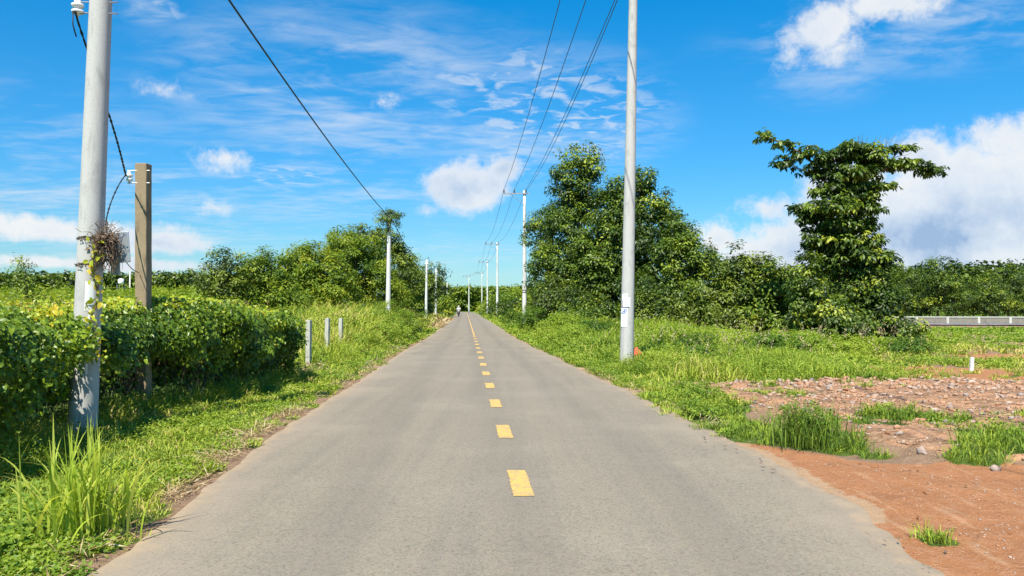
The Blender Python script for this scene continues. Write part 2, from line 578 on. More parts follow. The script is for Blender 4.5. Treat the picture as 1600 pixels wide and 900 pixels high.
def ground_mat():
    m, n = material('earth_and_turf')
    geo = n.n('ShaderNodeNewGeometry')
    g = geo.outputs['Position']
    n1 = n.noise(g, 1.3, 6, .6); n2 = n.noise(g, 9, 6, .65); n3 = n.noise(g, 45, 4, .7); n4 = n.noise(g, .05, 4, .6)
    vor = n.n('ShaderNodeTexVoronoi'); vor.inputs['Scale'].default_value = 26; n.link(g, vor.inputs['Vector'])
    vor2 = n.n('ShaderNodeTexVoronoi'); vor2.inputs['Scale'].default_value = 11; n.link(g, vor2.inputs['Vector'])
    soil = n.mix(n2, (.15, .085, .05), (.34, .23, .15))
    soil = n.mix(n.m('MULTIPLY', n.sstep(n3, .5, .7), .6), soil, (.42, .34, .25))
    red = n.mix(n1, (.30, .13, .055), (.41, .19, .085))
    red = n.mix(n.m('MULTIPLY', n.sstep(n2, .45, .75), .45), red, (.46, .265, .16))
    red = n.mix(n.m('MULTIPLY', n.sstep(n3, .55, .68), .55), red, (.27, .10, .05))
    red = n.mix(n.m('MULTIPLY', n.sstep(n.noise(g, 80, 3, .7), .58, .68), .6), red, (.66, .50, .40))
    red = n.mix(n.m('MULTIPLY', n.sstep(n.noise(g, 3.2, 6, .65, .8), .52, .66), .5), red, (.24, .115, .06))
    mpr = n.n('ShaderNodeMapping'); mpr.inputs['Scale'].default_value = (3.5, .5, 1); mpr.inputs['Rotation'].default_value = (0, 0, R(28)); n.link(g, mpr.inputs[0])
    rut = n.noise(mpr.outputs[0], 2.2, 4, .6)
    red = n.mix(n.m('MULTIPLY', n.sstep(rut, .55, .68), .4), red, (.52, .33, .20))
    stone = n.mix(n.m('MULTIPLY', vor2.outputs['Distance'], 1.4), (.36, .235, .15), (.21, .12, .07))
    stone = n.mix(n.m('MULTIPLY', n.sstep(n.noise(g, 2.2, 4), .42, .58), .75), stone, (.42, .23, .13))
    vc = n.n('ShaderNodeHueSaturation'); vc.inputs['Saturation'].default_value = .12; n.link(vor.outputs['Color'], vc.inputs['Color'])
    stone = n.mix(.42, stone, vc.outputs[0], 'OVERLAY')
    green = n.mix(n1, (.055, .095, .018), (.11, .17, .03))
    green = n.mix(n.m('MULTIPLY', n.sstep(n2, .5, .75), .5), green, (.20, .15, .08))
    far = n.mix(n4, (.10, .19, .03), (.17, .24, .045))
    farw = n.attr('far')
    green = n.mix(farw, green, far)

    def edge(a, k=.5):
        return n.sstep(n.m('ADD', n.attr(a), n.m('MULTIPLY', n.m('SUBTRACT', n2, .5), k)), .35, .65)
    c = n.mix(edge('rubble'), soil, stone)
    c = n.mix(edge('red'), c, red)
    c = n.mix(n.m('MULTIPLY', n.sstep(n.m('ADD', n.attr('sand'), n.m('MULTIPLY', n.m('SUBTRACT', n2, .5), 1.3)), .35, .8), .7), c, (.42, .31, .20))
    c = n.mix(edge('green'), c, green)
    hgt = n.m('ADD', n.m('MULTIPLY', n3, 1.0), n.m('ADD', n2, n.m('MULTIPLY', n.m('MULTIPLY', vor.outputs['Distance'], n.attr('rubble')), 1.2)))
    finish(n, c, .95, n.bump(hgt, .9, .03), .1)
    return m


M_ground = ground_mat()
gr = np_obj('ground', np.stack([GXf, GYf, GZ], -1), [F], M_ground, smooth=True,
            attrs={'red': red_w(GXf, GYf), 'rubble': rubble_w(GXf, GYf), 'green': green_w(GXf, GYf), 'sand': smooth01((.20 - np.abs(GXf - xc(GYf) - half_right(GYf) - .0)) / .16) * smooth01((GYf - 5.6) / .3), 'far': smooth01((np.hypot(GXf, GYf) - 25) / 40)})
tag(gr, kind='structure')


# road sheet
def road_mat():
    m, n = material('asphalt')
    geo = n.n('ShaderNodeNewGeometry')
    g = geo.outputs['Position']
    lat = n.attr('lat')           # -1..1 across
    n1 = n.noise(g, .55, 5, .6); n2 = n.noise(g, 5, 5, .6); n3 = n.noise(g, 140, 3, .75)
    mp = n.n('ShaderNodeMapping'); mp.inputs['Scale'].default_value = (2.2, .07, 1); mp.inputs['Rotation'].default_value = (0, 0, R(-3.3)); n.link(g, mp.inputs[0])
    streak = n.noise(mp.outputs[0], 1.6, 5, .6)
    c = n.mix(n3, (.114, .101, .080), (.246, .220, .178))
    c = n.mix(n.m('MULTIPLY', n.sstep(streak, .42, .7), .4), c, (.125, .117, .102))
    c = n.mix(n.m('MULTIPLY', n.sstep(n1, .45, .7), .3), c, (.24, .215, .175))
    vor = n.n('ShaderNodeTexVoronoi'); vor.inputs['Scale'].default_value = 75; n.link(g, vor.inputs['Vector'])
    vh = n.n('ShaderNodeHueSaturation'); vh.inputs['Saturation'].default_value = .15; n.link(vor.outputs['Color'], vh.inputs['Color'])
    c = n.mix(.35, c, vh.outputs[0], 'OVERLAY')
    c = n.mix(n.m('MULTIPLY', n.sstep(n.noise(g, 210, 2, .6), .66, .72), .7), c, (.5, .48, .44))
    # tyre-polished bands
    wv = n.m('COSINE', n.m('MULTIPLY', n.m('ADD', lat, .02), 12.5))
    c = n.mix(n.m('MULTIPLY', n.sstep(wv, .0, 1), .20), c, (.115, .106, .092))
    # dust washed on from the verges
    al = n.m('ABSOLUTE', lat)
    dust = n.sstep(n.m('ADD', al, n.m('MULTIPLY', n.m('SUBTRACT', n2, .5), .20)), .90, 1.03)
    c = n.mix(n.m('MULTIPLY', n.sstep(n.m('ADD', al, n.m('MULTIPLY', n.m('SUBTRACT', n1, .5), .9)), .65, 1.1), .45), c, (.30, .25, .19))
    c = n.mix(n.m('MULTIPLY', dust, .75), c, (.36, .27, .18))
    dk = n.sstep(n.noise(g, 2.3, 6, .7, 1.0), .66, .72)
    c = n.mix(n.m('MULTIPLY', dk, .08), c, (.085, .078, .07))
    # hair cracks
    cr = n.n('ShaderNodeTexVoronoi', feature='DISTANCE_TO_EDGE'); cr.inputs['Scale'].default_value = .8
    dv = n.n('ShaderNodeVectorMath', operation='MULTIPLY_ADD')
    n.link(n.noise(g, 2.5, 4, .6, out=1), dv.inputs[0]); dv.inputs[1].default_value = (.8, .8, .8); n.link(g, dv.inputs[2])
    n.link(dv.outputs[0], cr.inputs['Vector'])
    crk = n.m('MULTIPLY', n.m('LESS_THAN', cr.outputs['Distance'], .008), n.sstep(n.noise(g, .35, 3), .46, .56))
    c = n.mix(n.m('MULTIPLY', crk, .12), c, (.06, .055, .05))
    c = n.mix(n.m('MULTIPLY', n.sstep(n.noise(g, 1.1, 7, .72, .5), .60, .72), .14), c, (.11, .10, .085))
    finish(n, n.mix(1.0, c, (1.03, 1.0, .95), 'MULTIPLY'), .88, n.bump(n.m('ADD', n3, n.m('MULTIPLY', vor.outputs['Distance'], .8)), .35, .006), .25)
    return m


def road_z(t, y):
    return .012 - .03 * (t / 2.6) ** 2 * .6


ry = np.concatenate([np.arange(-12, 3.5, .5), np.arange(3.5, 40, .05), np.arange(40, 110, .5), np.arange(110, 420, 3)])
lats = np.array([-1, -.985, -.95, -.8, -.6, -.4, -.2, 0, .2, .4, .6, .8, .95, .985, 1])
hl, hr = half_left(ry), half_right(ry)
V = []; LAT = []
for l in lats:
    t = np.where(l < 0, l * hl, l * hr)
    zz = road_z(t, ry) - (.035 if abs(l) == 1 else 0)
    V.append(np.stack([xc(ry) + t, ry, zz], -1)); LAT.append(np.full(len(ry), l))
V = np.stack(V, 1); LAT = np.stack(LAT, 1)
a = np.arange(len(ry) * len(lats)).reshape(len(ry), len(lats))
F = np.stack([a[:-1, :-1], a[:-1, 1:], a[1:, 1:], a[1:, :-1]], -1).reshape(-1, 4)
road = np_obj('road', V.reshape(-1, 3), [F], road_mat(), smooth=True, attrs={'lat': LAT.ravel()})
tag(road, kind='structure')


# yellow dashes and the far solid line
def paint_mat():
    m, n = material('yellow_road_paint')
    g = n.n('ShaderNodeNewGeometry').outputs['Position']
    f = n.noise(g, 60, 4, .7); h = n.noise(g, 9, 4, .6)
    c = n.mix(h, (.60, .36, .07), (.68, .43, .11))
    c = n.mix(n.m('MULTIPLY', n.sstep(n.m('ADD', n.m('MULTIPLY', f, .6), n.m('MULTIPLY', h, .4)), .44, .56), .7), c, (.25, .215, .15))
    finish(n, c, .7, n.bump(f, .2, .004), .3)
    return m


V = []; F = []


def strip(y0, y1, wd, n=26):
    k = len(V)
    for i in range(n + 1):
        y = y0 + (y1 - y0) * i / n
        x = float(xc(y))
        e = .014 * (random.random() - .5)
        V.append((x - wd / 2 + e, y, float(road_z(-wd / 2, y)) + .005)); V.append((x + wd / 2 + e, y, float(road_z(wd / 2, y)) + .005))
    for i in range(n):
        F.append((k + 2 * i, k + 2 * i + 1, k + 2 * i + 3, k + 2 * i + 2))


y0 = 6.44
k = 0
while y0 + 2.86 * k < 41:
    s = y0 + 2.86 * k
    strip(s, s + 1.02, .165)
    k += 1
strip(42.5, 300, .085, 90)
dm = np_obj('road_marking', np.array(V), [np.array(F)], paint_mat())
tag(dm, kind='structure')


# ------------------------------------------------------------------ leaf and blade builders
def unit(v):
    return v / np.maximum(np.linalg.norm(v, axis=-1, keepdims=True), 1e-9)


def leaves_geo(Pt, Nn, size, T=None, ratio=.5, hexa=False, fold=.25, r=None):
    """flat-ish leaves at points Pt with normals Nn; returns V, faces"""
    r = r or rng
    n = len(Pt)
    Nn = unit(Nn)
    if T is None:
        T = r.normal(size=(n, 3)); T[:, 2] -= .5
    T = unit(T - (T * Nn).sum(1, keepdims=True) * Nn)
    B = np.cross(Nn, T)
    s = size[:, None] if hasattr(size, '__len__') else np.full((n, 1), size)
    wd = s * ratio * .5
    up = Nn * s * fold * ratio
    if not hexa:
        v = np.stack([Pt, Pt + T * s * .45 + B * wd + up, Pt + T * s, Pt + T * s * .45 - B * wd + up], 1)
        b = np.arange(n)[:, None] * 4
        f = np.concatenate([b + np.array([[0, 1, 2]]), b + np.array([[0, 2, 3]])])
        return v.reshape(-1, 3), [f], 4
    dr = Nn * s * .22
    v = np.stack([Pt, Pt + T * s * .25 + B * wd * .85 + up, Pt + T * s * .62 + B * wd * .8 + up - dr * .4, Pt + T * s - dr,
                  Pt + T * s * .62 - B * wd * .8 + up - dr * .4, Pt + T * s * .25 - B * wd * .85 + up, Pt + T * s * .5 - dr * .2], 1)
    b = np.arange(n)[:, None] * 7
    f = np.concatenate([b + np.array([[0, 1, 2, 6]]), b + np.array([[6, 2, 3, 4]]), b + np.array([[0, 6, 4, 5]])])
    return v.reshape(-1, 3), [f], 7


def merge(parts):
    """parts: list of (V, [faces], rnd) -> one mesh's arrays"""
    Vs, Fs, Rs, o = [], {}, [], 0
    for V, fl, rd in parts:
        for f in fl:
            Fs.setdefault(f.shape[1], []).append(f + o)
        Vs.append(V); Rs.append(rd); o += len(V)
    return np.concatenate(Vs), [np.concatenate(v) for v in Fs.values()], np.concatenate(Rs)


def sph(n, r):
    v = r.normal(size=(n, 3))
    return unit(v)


def crown_geo(ells, rs, leaf, per, seed, dens=1.0, up=.45, droop=.5, ratio=.5, hexa=False, squash=.75, inner=.35, col=.5, colvar=.22, zmin=.05, shelf=False):
    """leaf clumps over the shells of overlapping ellipsoids"""
    r = np.random.default_rng(seed)
    parts = []
    cs = np.array([e[0] for e in ells], float); ax = np.array([e[1] for e in ells], float)
    for i in range(len(ells)):
        c, A = cs[i], ax[i]
        p = 1.6
        area = 4 * math.pi * (((A[0] * A[1]) ** p + (A[0] * A[2]) ** p + (A[1] * A[2]) ** p) / 3) ** (1 / p)
        ns = max(4, int(area / (math.pi * rs * rs) * 1.25 * dens))
        d = sph(ns, r)
        rad = r.uniform(.78, 1.04, ns)
        fq = 4.5 * max(.6, float(A.max()) / 1.6) ** .5; ph = r.uniform(0, 6.28, 3)
        rad += .20 * np.sin(d[:, 0] * fq + ph[0]) * np.sin(d[:, 1] * fq + ph[1]) + .16 * np.sin(d[:, 2] * fq * 1.2 + ph[2]) * np.cos(d[:, 0] * fq * .8)
        rad += .16 * (r.random(ns) < .12)                      # a few sprays that stick out
        d2 = sph(int(ns * inner), r)
        pos = np.concatenate([c + d * A * rad[:, None], c + d2 * A * r.uniform(.15, .7, len(d2))[:, None]])
        keep = pos[:, 2] > zmin
        for j in range(len(ells)):
            if j != i:
                q = (((pos - cs[j]) / ax[j]) ** 2).sum(1)
                keep &= (q > .36) | (r.random(len(pos)) < .25)
        pos = pos[keep]; ns = len(pos)
        if ns == 0: continue
        sr = rs * r.uniform(.55, 1.3, ns)
        cc = np.clip(col + r.normal(0, colvar, ns) + r.normal(0, .13), 0, 1)
        npl = per
        dd = sph(ns * npl, r).reshape(ns, npl, 3)
        rr = (r.random((ns, npl, 1)) ** .55)
        pt = pos[:, None] + dd * rr * sr[:, None, None] * np.array([1, 1, squash])
        out = unit(pos - c)[:, None] * .5
        nn = dd * .7 + out + np.array([0, 0, up * 2]) + r.normal(0, .45, (ns, npl, 3))
        T = dd * .8 + r.normal(0, .5, (ns, npl, 3)) + np.array([0, 0, -droop])
        sz = leaf * r.uniform(.6, 1.3, ns * npl)
        rnd = np.clip(cc[:, None] + r.normal(0, .12, (ns, npl)), 0, 1)
        pt = pt.reshape(-1, 3)
        ok = pt[:, 2] > zmin * .5
        V, f, k = leaves_geo(pt[ok], nn.reshape(-1, 3)[ok], sz[ok], T.reshape(-1, 3)[ok], ratio, hexa, r=r)
        parts.append((V, f, np.repeat(rnd.reshape(-1)[ok], k)))
    return merge(parts)


def E(px, py, rx, ry, d, depth=1.0, dd=0):
    c = W(px, py, d + dd)
    k = d / FPX
    return (np.array(c), np.array([rx * k, rx * k * depth, ry * k]))


def trunk_bm(base, ells, r0, seed, limbs=8, lean=.2, lr=.55, tmin=.2):
    rr = random.Random(seed)
    bm = bmesh.new()
    base = Vector(base)
    top = max(ells, key=lambda e: e[0][2] + (50 if len(e) > 2 else 0))
    tip = Vector(top[0])
    n = 7
    spine = []
    for i in range(n + 1):
        t = i / n
        p = base.lerp(tip, t)
        p.x += math.sin(t * 5 + seed) * lean * t * (1 - t) * 2
        p.y += math.cos(t * 4 + seed) * lean * t * (1 - t) * 2
        spine.append(p)
    add_tube(bm, spine, [r0 * (1.25 if i == 0 else 1) * (1 - .8 * i / n) for i in range(n + 1)], 9, jitter=.15)
    es = list(ells)
    rr.shuffle(es)
    for e in (es * 3)[:limbs]:
        c = Vector(e[0]); A = e[1]
        end = c + Vector((rr.uniform(-.6, .6) * A[0], rr.uniform(-.6, .6) * A[1], rr.uniform(-.2, .7) * A[2]))
        if end.z < base.z + .6: continue
        t = min(.85, max(tmin, (end.z - base.z) / (tip.z - base.z + .01) * .55))
        i = int(t * n); s = spine[i]
        mid = s.lerp(end, .5) + Vector((0, 0, rr.uniform(-.2, .3)))
        r1 = r0 * (1 - .8 * t) * lr
        add_tube(bm, [s, s.lerp(mid, .5), mid, mid.lerp(end, .5), end], [r1, r1 * .85, r1 * .65, r1 * .45, r1 * .2], 6)
    return bm


def tree(name, label, cat, base, ells, mat, rs=.6, leaf=.2, per=55, seed=1, r0=.18, group=None, limbs=8, crown='crown', trunk='trunk', lr=.5, tmin=.2, **kw):
    base = Vector(base)
    o = empty(name, base, label, cat, group)
    V, f, rd = crown_geo(ells, rs, leaf, per, seed, **kw)
    np_obj(crown, V, f, mat, o, rd)
    bm_obj(trunk, trunk_bm(base, ells, r0, seed, limbs, lr=lr, tmin=tmin), M_bark, o, smooth=True)
    return o


# grass
def blades_geo(Pt, h, wd, lean, r, bend=1.0, a=None):
    n = len(Pt)
    if a is None: a = r.uniform(0, 2 * math.pi, n)
    L = np.stack([np.cos(a), np.sin(a), np.zeros(n)], -1)
    b = a + math.pi / 2 + r.normal(0, .5, n)
    Wd = np.stack([np.cos(b), np.sin(b), np.zeros(n)], -1) * (wd / 2)[:, None]
    up = np.array([0, 0, 1.0])
    h_, l_ = h[:, None], (lean * h)[:, None]
    p1 = Pt + up * h_ * .55 + L * l_ * .35
    p2 = Pt + up * h_ * (1 - .35 * lean[:, None] * bend) + L * l_ * 1.1
    v = np.stack([Pt - Wd * .8, Pt + Wd * .8, p1 + Wd, p1 - Wd, p2], 1)
    k = np.arange(n)[:, None] * 5
    return v.reshape(-1, 3), [k + np.array([[0, 1, 2, 3]]), k + np.array([[3, 2, 4]])]


def scatter(x0, x1, y0, y1, dens, r, wfun):
    n = int((x1 - x0) * (y1 - y0) * dens)
    X = r.uniform(x0, x1, n); Y = r.uniform(y0, y1, n)
    k = r.random(n) < wfun(X, Y)
    return X[k], Y[k]


def in_view(X, Y, m=1.22):
    return (np.abs(X) < Y * (800 / FPX) * m + .6)


def grass_layer(bands, wfun, hfun, seed, colf, lean=(.15, 1.0), dens_k=1.0, per=11, tr=.05):
    """tufts: a handful of blades leaning out of a common root, each tuft with its own height and hue"""
    r = np.random.default_rng(seed)
    parts = []
    for (y0, y1, x0, x1, dens) in bands:
        X, Y = scatter(x0, x1, y0, y1, dens * dens_k / per, r, lambda a, b: wfun(a, b) * in_view(a, b))
        if not len(X): continue
        n = len(X)
        th = hfun(X, Y) * np.minimum(np.exp(r.normal(-.12, .42, n)), 1.5)
        rad = np.maximum(tr, .0035 * Y) * r.uniform(.5, 1.5, n)
        tc_ = colf(X, Y) + r.normal(0, .13, n) + .35 * (r.random(n) < .06)
        a = r.uniform(0, 2 * math.pi, (n, per)); q = np.sqrt(r.random((n, per))) * rad[:, None]
        bx = (X[:, None] + np.cos(a) * q).ravel(); by = (Y[:, None] + np.sin(a) * q).ravel()
        m = n * per
        h = np.repeat(th, per) * r.uniform(.4, 1.15, m)
        wd = np.maximum(.0052, .00072 * by) * r.uniform(.6, 1.5, m)
        ln = np.clip(.15 + .9 * (q / rad[:, None]).ravel() * r.uniform(.5, 1.3, m), lean[0], lean[1] + .2)
        V, f = blades_geo(np.stack([bx, by, ground_h(bx, by) - .01], -1), h, wd, ln, r, a=a.ravel() + r.normal(0, .5, m))
        rd = np.clip(np.repeat(tc_, per) + r.normal(0, .10, m), 0, 1)
        parts.append((V, f, np.repeat(rd, 5)))
    return merge(parts)


def hx(y):
    """face of the hedge beside the road"""
    return np.interp(y, [3, 7, 8.5, 9.1, 9.6, 12.0, 12.8, 17], [-4.76, -4.88, -5.16, -5.36, -5.46, -5.36, -4.95, -4.62])





def wl(X, Y):
    t = X - xc(Y)
    v = green_w(X, Y) * (t < 0) * (1 - .8 * smooth01((fbm(X, Y, .55, 49) - .60) / .05))
    return v * np.where((Y < 17) & (X < hx(Y) - .1), .3, 1)


def hl_(X, Y):
    t = -(X - xc(Y)) - half_left(Y)
    base = .03 + .04 * smooth01(t / .9) + .13 * fbm(X, Y, .6, 51) ** 2
    tall = smooth01((Y - 17) / 8) * smooth01((t - .5) / 1.2)
    shade = smooth01((hx(Y) + .75 - X) / .5) * (Y < 17)
    return base + .22 * smooth01((Y - 27) / 6) * smooth01((t - .8) / 1.2) + .50 * tall * (.5 + fbm(X, Y, 1.5, 52)) + .22 * shade


def cl(X, Y):
    return .33 + .55 * fbm(X, Y, 1.1, 53) + .4 * (fbm(X, Y, .4, 60) - .5) + .12 * smooth01((Y - 20) / 15)


VL = grass_layer([(3.9, 7, -5.6, -2.0, 4600), (7, 10, -5.6, -2.3, 2400), (10, 17, -5.6, -2.6, 1700), (17, 30, -8.5, -2.8, 750), (30, 60, -13, -3.0, 220),
                  (60, 120, -14, -4, 22)], wl, hl_, 61, cl)
tag(np_obj('roadside_grass', *VL[:2], M_grass, rnd=VL[2]), 'short bright green grass along the left edge of the asphalt road', 'grass', kind='stuff')


def wr(X, Y):
    return green_w(X, Y) * (X - xc(Y) > 0) * (1 - .75 * smooth01((fbm(X, Y, .8, 67) - .60) / .04))


def hr_(X, Y):
    t = (X - xc(Y)) - half_right(Y)
    far = smooth01((Y - 15.2) / 1.5)
    tall = smooth01((t - .3) / 1.3) * far
    v = .05 + .16 * fbm(X, Y, .6, 55) ** 2 * 1.6 + .27 * tall * (.15 + 1.2 * fbm(X, Y, 1.3, 56)) + .26 * smooth01((Y - 21) / 6) * tall * (.4 + fbm(X, Y, .9, 66))
    open_ = smooth01((X - 7.0) / 2) * far
    v = v * (1 - .68 * open_) * (1 - .78 * smooth01((X - 15) / 6) * smooth01((Y - 26) / 8))
    pw = patch_w(X, Y) * (Y < 15)
    big = np.exp(-(((X - P(1265, 690)[0]) / .38) ** 2 + ((Y - P(1265, 690)[1]) / .4) ** 2))
    return np.where(Y < 15.2, v * .75 + .03 * pw, v) + .05 * big


def cr_(X, Y):
    return .16 + .60 * fbm(X, Y, 1.3, 57) + .22 * smooth01((X - 8) / 3) + .5 * (fbm(X, Y, .45, 59) - .5) - .18 * patch_w(X, Y) * (Y < 11) + .1 * smooth01((X - 9) / 4)


VR = grass_layer([(4, 11, 2.2, 7.2, 1900), (11, 16, 1.9, 8, 1400), (16, 24, 1.2, 15.5, 800), (24, 36, .2, 24, 360), (36, 52, -1, 34, 150), (52, 75, -3, 48, 50), (60, 150, -6, 2, 30)],
                 wr, hr_, 62, cr_)
tag(np_obj('verge_grass', *VR[:2], M_grass, rnd=VR[2]), 'tall yellow green grass on the right verge between road and trees', 'grass', kind='stuff')


# broad-leaved weeds growing through the grass
def weed_layer(bands, wfun, hfun, seed, leaf=.035, colf=None):
    r = np.random.default_rng(seed)
    parts = []
    for (y0, y1, x0, x1, dens) in bands:
        X, Y = scatter(x0, x1, y0, y1, dens, r, lambda a, b: wfun(a, b) * in_view(a, b))
        if not len(X): continue
        n = len(X); per = 9
        h = hfun(X, Y) * r.uniform(.5, 1.2, n)
        Z = ground_h(X, Y)
        rad = h * .55 + .02
        pt = np.stack([X, Y, Z], -1)[:, None] + np.concatenate([r.normal(0, 1, (n, per, 2)) * rad[:, None, None] * .6, (r.uniform(.25, 1.05, (n, per, 1)) * h[:, None, None])], -1)
        nn = r.normal(0, .5, (n * per, 3)) + np.array([0, 0, 1])
        sz = np.repeat(np.maximum(leaf, .0026 * Y), per) * r.uniform(.6, 1.4, n * per)
        V, f, k = leaves_geo(pt.reshape(-1, 3), nn, sz, None, .62, False, r=r)
        rd = np.clip(np.repeat(.35 + .75 * fbm(X, Y, .9, 58) + r.normal(0, .1, n), per) + r.normal(0, .13, n * per), 0, 1)
        parts.append((V, f, np.repeat(rd, k)))
    return merge(parts)


patchL = lambda X, Y: wl(X, Y) * smooth01((fbm(X, Y, .7, 71) - .42) / .1)
patchR = lambda X, Y: wr(X, Y) * smooth01((fbm(X, Y, 1.1, 72) - .45) / .08)
VW = weed_layer([(4, 8, -5, -2.2, 620), (8, 17, -5.5, -2.6, 260), (17, 32, -8.5, -2.8, 70), (32, 60, -12, -3, 22)], patchL, lambda X, Y: hl_(X, Y) * .85 + .02, 73)
nw = 900
wx_ = np.random.default_rng(77)
X = wx_.uniform(-4.6, -2.9, nw); Y = wx_.uniform(4.3, 6.6, nw)
k_ = (X < -2.95 - (Y - 4.3) * .1) & (fbm(X, Y, .5, 78) > .42)
X, Y = X[k_], Y[k_]
pt = np.stack([X, Y, ground_h(X, Y) + .03], -1)[:, None] + wx_.normal(0, 1, (len(X), 10, 3)) * np.array([.05, .05, .02]) + np.array([0, 0, .05])
nn = wx_.normal(0, .35, (len(X) * 10, 3)) + np.array([0, -.15, 1])
Va, fa, ka = leaves_geo(pt.reshape(-1, 3), nn, wx_.uniform(.03, .06, len(nn)), None, .85, True, r=wx_)
VW = merge([VW, (Va, fa, np.repeat(np.clip(.55 + wx_.normal(0, .2, len(nn)), 0, 1), ka))])
tag(np_obj('ground_weeds', *VW[:2], M_weed, rnd=VW[2]), 'low broad leaved weeds growing through the left roadside grass', 'weeds', kind='stuff')
VW = weed_layer([(7, 16, 2, 9, 110), (16, 24, 1, 15.5, 110), (24, 36, 0, 24, 45), (36, 60, -3, 38, 16)], patchR, lambda X, Y: hr_(X, Y) * .95 + .03, 74)
tag(np_obj('verge_weeds', *VW[:2], M_weed, rnd=VW[2]), 'dark leafy weeds growing through the right verge grass', 'weeds', kind='stuff')

# straw and dead stalks along the asphalt edge
r = np.random.default_rng(75)
parts = []
for (yy0, yy1, side, dens) in [(4, 12, -1, 520), (8, 20, 1, 130), (12, 30, -1, 90), (30, 95, -1, 30)]:
    n = int((yy1 - yy0) * dens)
    Y = r.uniform(yy0, yy1, n)
    off = np.abs(r.normal(0, .16, n)) + .02 + (r.random(n) ** 2) * (1.3 if yy0 >= 30 else .2)
    X = xc(Y) + side * ((half_left(Y) if side < 0 else half_right(Y)) + off)
    k = (fbm(X, Y, .8, 76) > .45) if yy0 < 30 else (Y > 60 - off * 10)
    X, Y = X[k], Y[k]
    L = r.uniform(.05, .16, len(X)) * np.maximum(1, Y / 14)
    aa = r.uniform(0, 6.28, len(X))
    T = np.stack([np.cos(aa), np.sin(aa), r.uniform(-.05, .35, len(X))], -1)
    V, f, kk = leaves_geo(np.stack([X, Y, ground_h(X, Y) + r.uniform(.01, .05, len(X))], -1), r.normal(0, .4, (len(X), 3)) + np.array([0, 0, 1]), L, T, np.where(Y > 30, .22, .07)[:, None], r=r)
    parts.append((V, f, np.repeat(r.random(len(X)), kk)))
Vs = merge(parts)
tag(np_obj('straw_litter', *Vs[:2], M_straw, rnd=Vs[2]), 'brown dead straw littered along the edges of the asphalt', 'straw', kind='stuff')


# ------------------------------------------------------------------ rubble stones
def stone_base(seed, n=1):
    rr = random.Random(seed)
    bm = bmesh.new()
    for i in range(16):
        v = Vector((rr.gauss(0, 1), rr.gauss(0, 1), rr.gauss(0, 1))).normalized() * rr.uniform(.75, 1.1)
        bm.verts.new((v.x, v.y * .85, v.z * .6))
    res = bmesh.ops.convex_hull(bm, input=bm.verts)
    bmesh.ops.delete(bm, geom=[g for g in res['geom_interior'] if isinstance(g, bmesh.types.BMVert)], context='VERTS')
    bmesh.ops.triangulate(bm, faces=bm.faces)
    bm.verts.ensure_lookup_table()
    for i, v in enumerate(bm.verts): v.index = i
    V = np.array([v.co[:] for v in bm.verts]); F = np.array([[v.index for v in f.verts] for f in bm.faces])
    bm.free()
    return V, F


def stone_mat():
    m, n = material('broken_stone')
    g = n.n('ShaderNodeNewGeometry').outputs['Position']
    f = n.noise(g, 30, 5, .6)
    c = n.ramp(n.attr('rnd'), [(0, (.27, .13, .07)), (.35, (.38, .225, .135)), (.65, (.34, .25, .19)), (.85, (.27, .245, .23)), (1, (.42, .35, .29))])
    c = n.mix(n.m('MULTIPLY', n.sstep(f, .45, .7), .5), c, (.48, .27, .17))
    finish(n, c, .9, n.bump(f, .4, .01), .2)
    return m


M_stone = stone_mat()
bases = [stone_base(s) for s in range(8)]


def rot_rand(r, n):
    q = unit(r.normal(size=(n, 4)))
    a, b, c, d = q.T
    return np.stack([1 - 2 * (c * c + d * d), 2 * (b * c - a * d), 2 * (b * d + a * c), 2 * (b * c + a * d), 1 - 2 * (b * b + d * d), 2 * (c * d - a * b),
                     2 * (b * d - a * c), 2 * (c * d + a * b), 1 - 2 * (b * b + c * c)], -1).reshape(n, 3, 3)


def stones(X, Y, size, r):
    parts = []
    which = r.integers(0, 8, len(X))
    Rm = rot_rand(r, len(X))
    for k in range(8):
        s = which == k
        if not s.any(): continue
        Vb, Fb = bases[k]
        v = np.einsum('nij,mj->nmi', Rm[s], Vb) * size[s][:, None, None]
        v[..., 2] *= .7
        v += np.stack([X[s], Y[s], ground_h(X[s], Y[s]) + size[s] * .2], -1)[:, None]
        n = s.sum()
        f = (Fb[None] + np.arange(n)[:, None, None] * len(Vb)).reshape(-1, 3)
        parts.append((v.reshape(-1, 3), [f], np.repeat(np.clip(r.normal(.5, .25, n), 0, 1), len(Vb))))
    return merge(parts)


r = np.random.default_rng(81)
n = 20000
X = r.uniform(2.4, 12.5, n); Y = r.uniform(7.2, 16, n)
keep = (r.random(n) < rubble_w(X, Y) * (1 - patch_w(X, Y) * .9) * np.clip(.25 + 1.2 * (fbm(X, Y, 1.2, 82)), 0, 1)) & in_view(X, Y)
X, Y = X[keep], Y[keep]
size = .006 + .040 * r.random(len(X)) ** 5.5 * (1 + .9 * (Y - 8) / 7)
Vs = stones(X, Y, size, r)
tag(np_obj('rubble', *Vs[:2], M_stone, rnd=Vs[2]), 'broken pinkish stones strewn over the bare ground at right', 'rubble', kind='stuff')
n = 9000
X = r.uniform(1.5, 6.5, n); Y = r.uniform(4, 10, n)
keep = (r.random(n) < red_w(X, Y) * (.12 + .8 * (fbm(X, Y, .6, 83) > .45))) & (X - xc(Y) > 2.1 + .15 * r.random(n))
X, Y = X[keep], Y[keep]
Vs = stones(X, Y, .003 + .013 * r.random(len(X)) ** 3.5, r)
tag(np_obj('gravel', *Vs[:2], M_stone, rnd=Vs[2]), 'tiny loose stones on the red earth beside the road', 'gravel', kind='stuff')

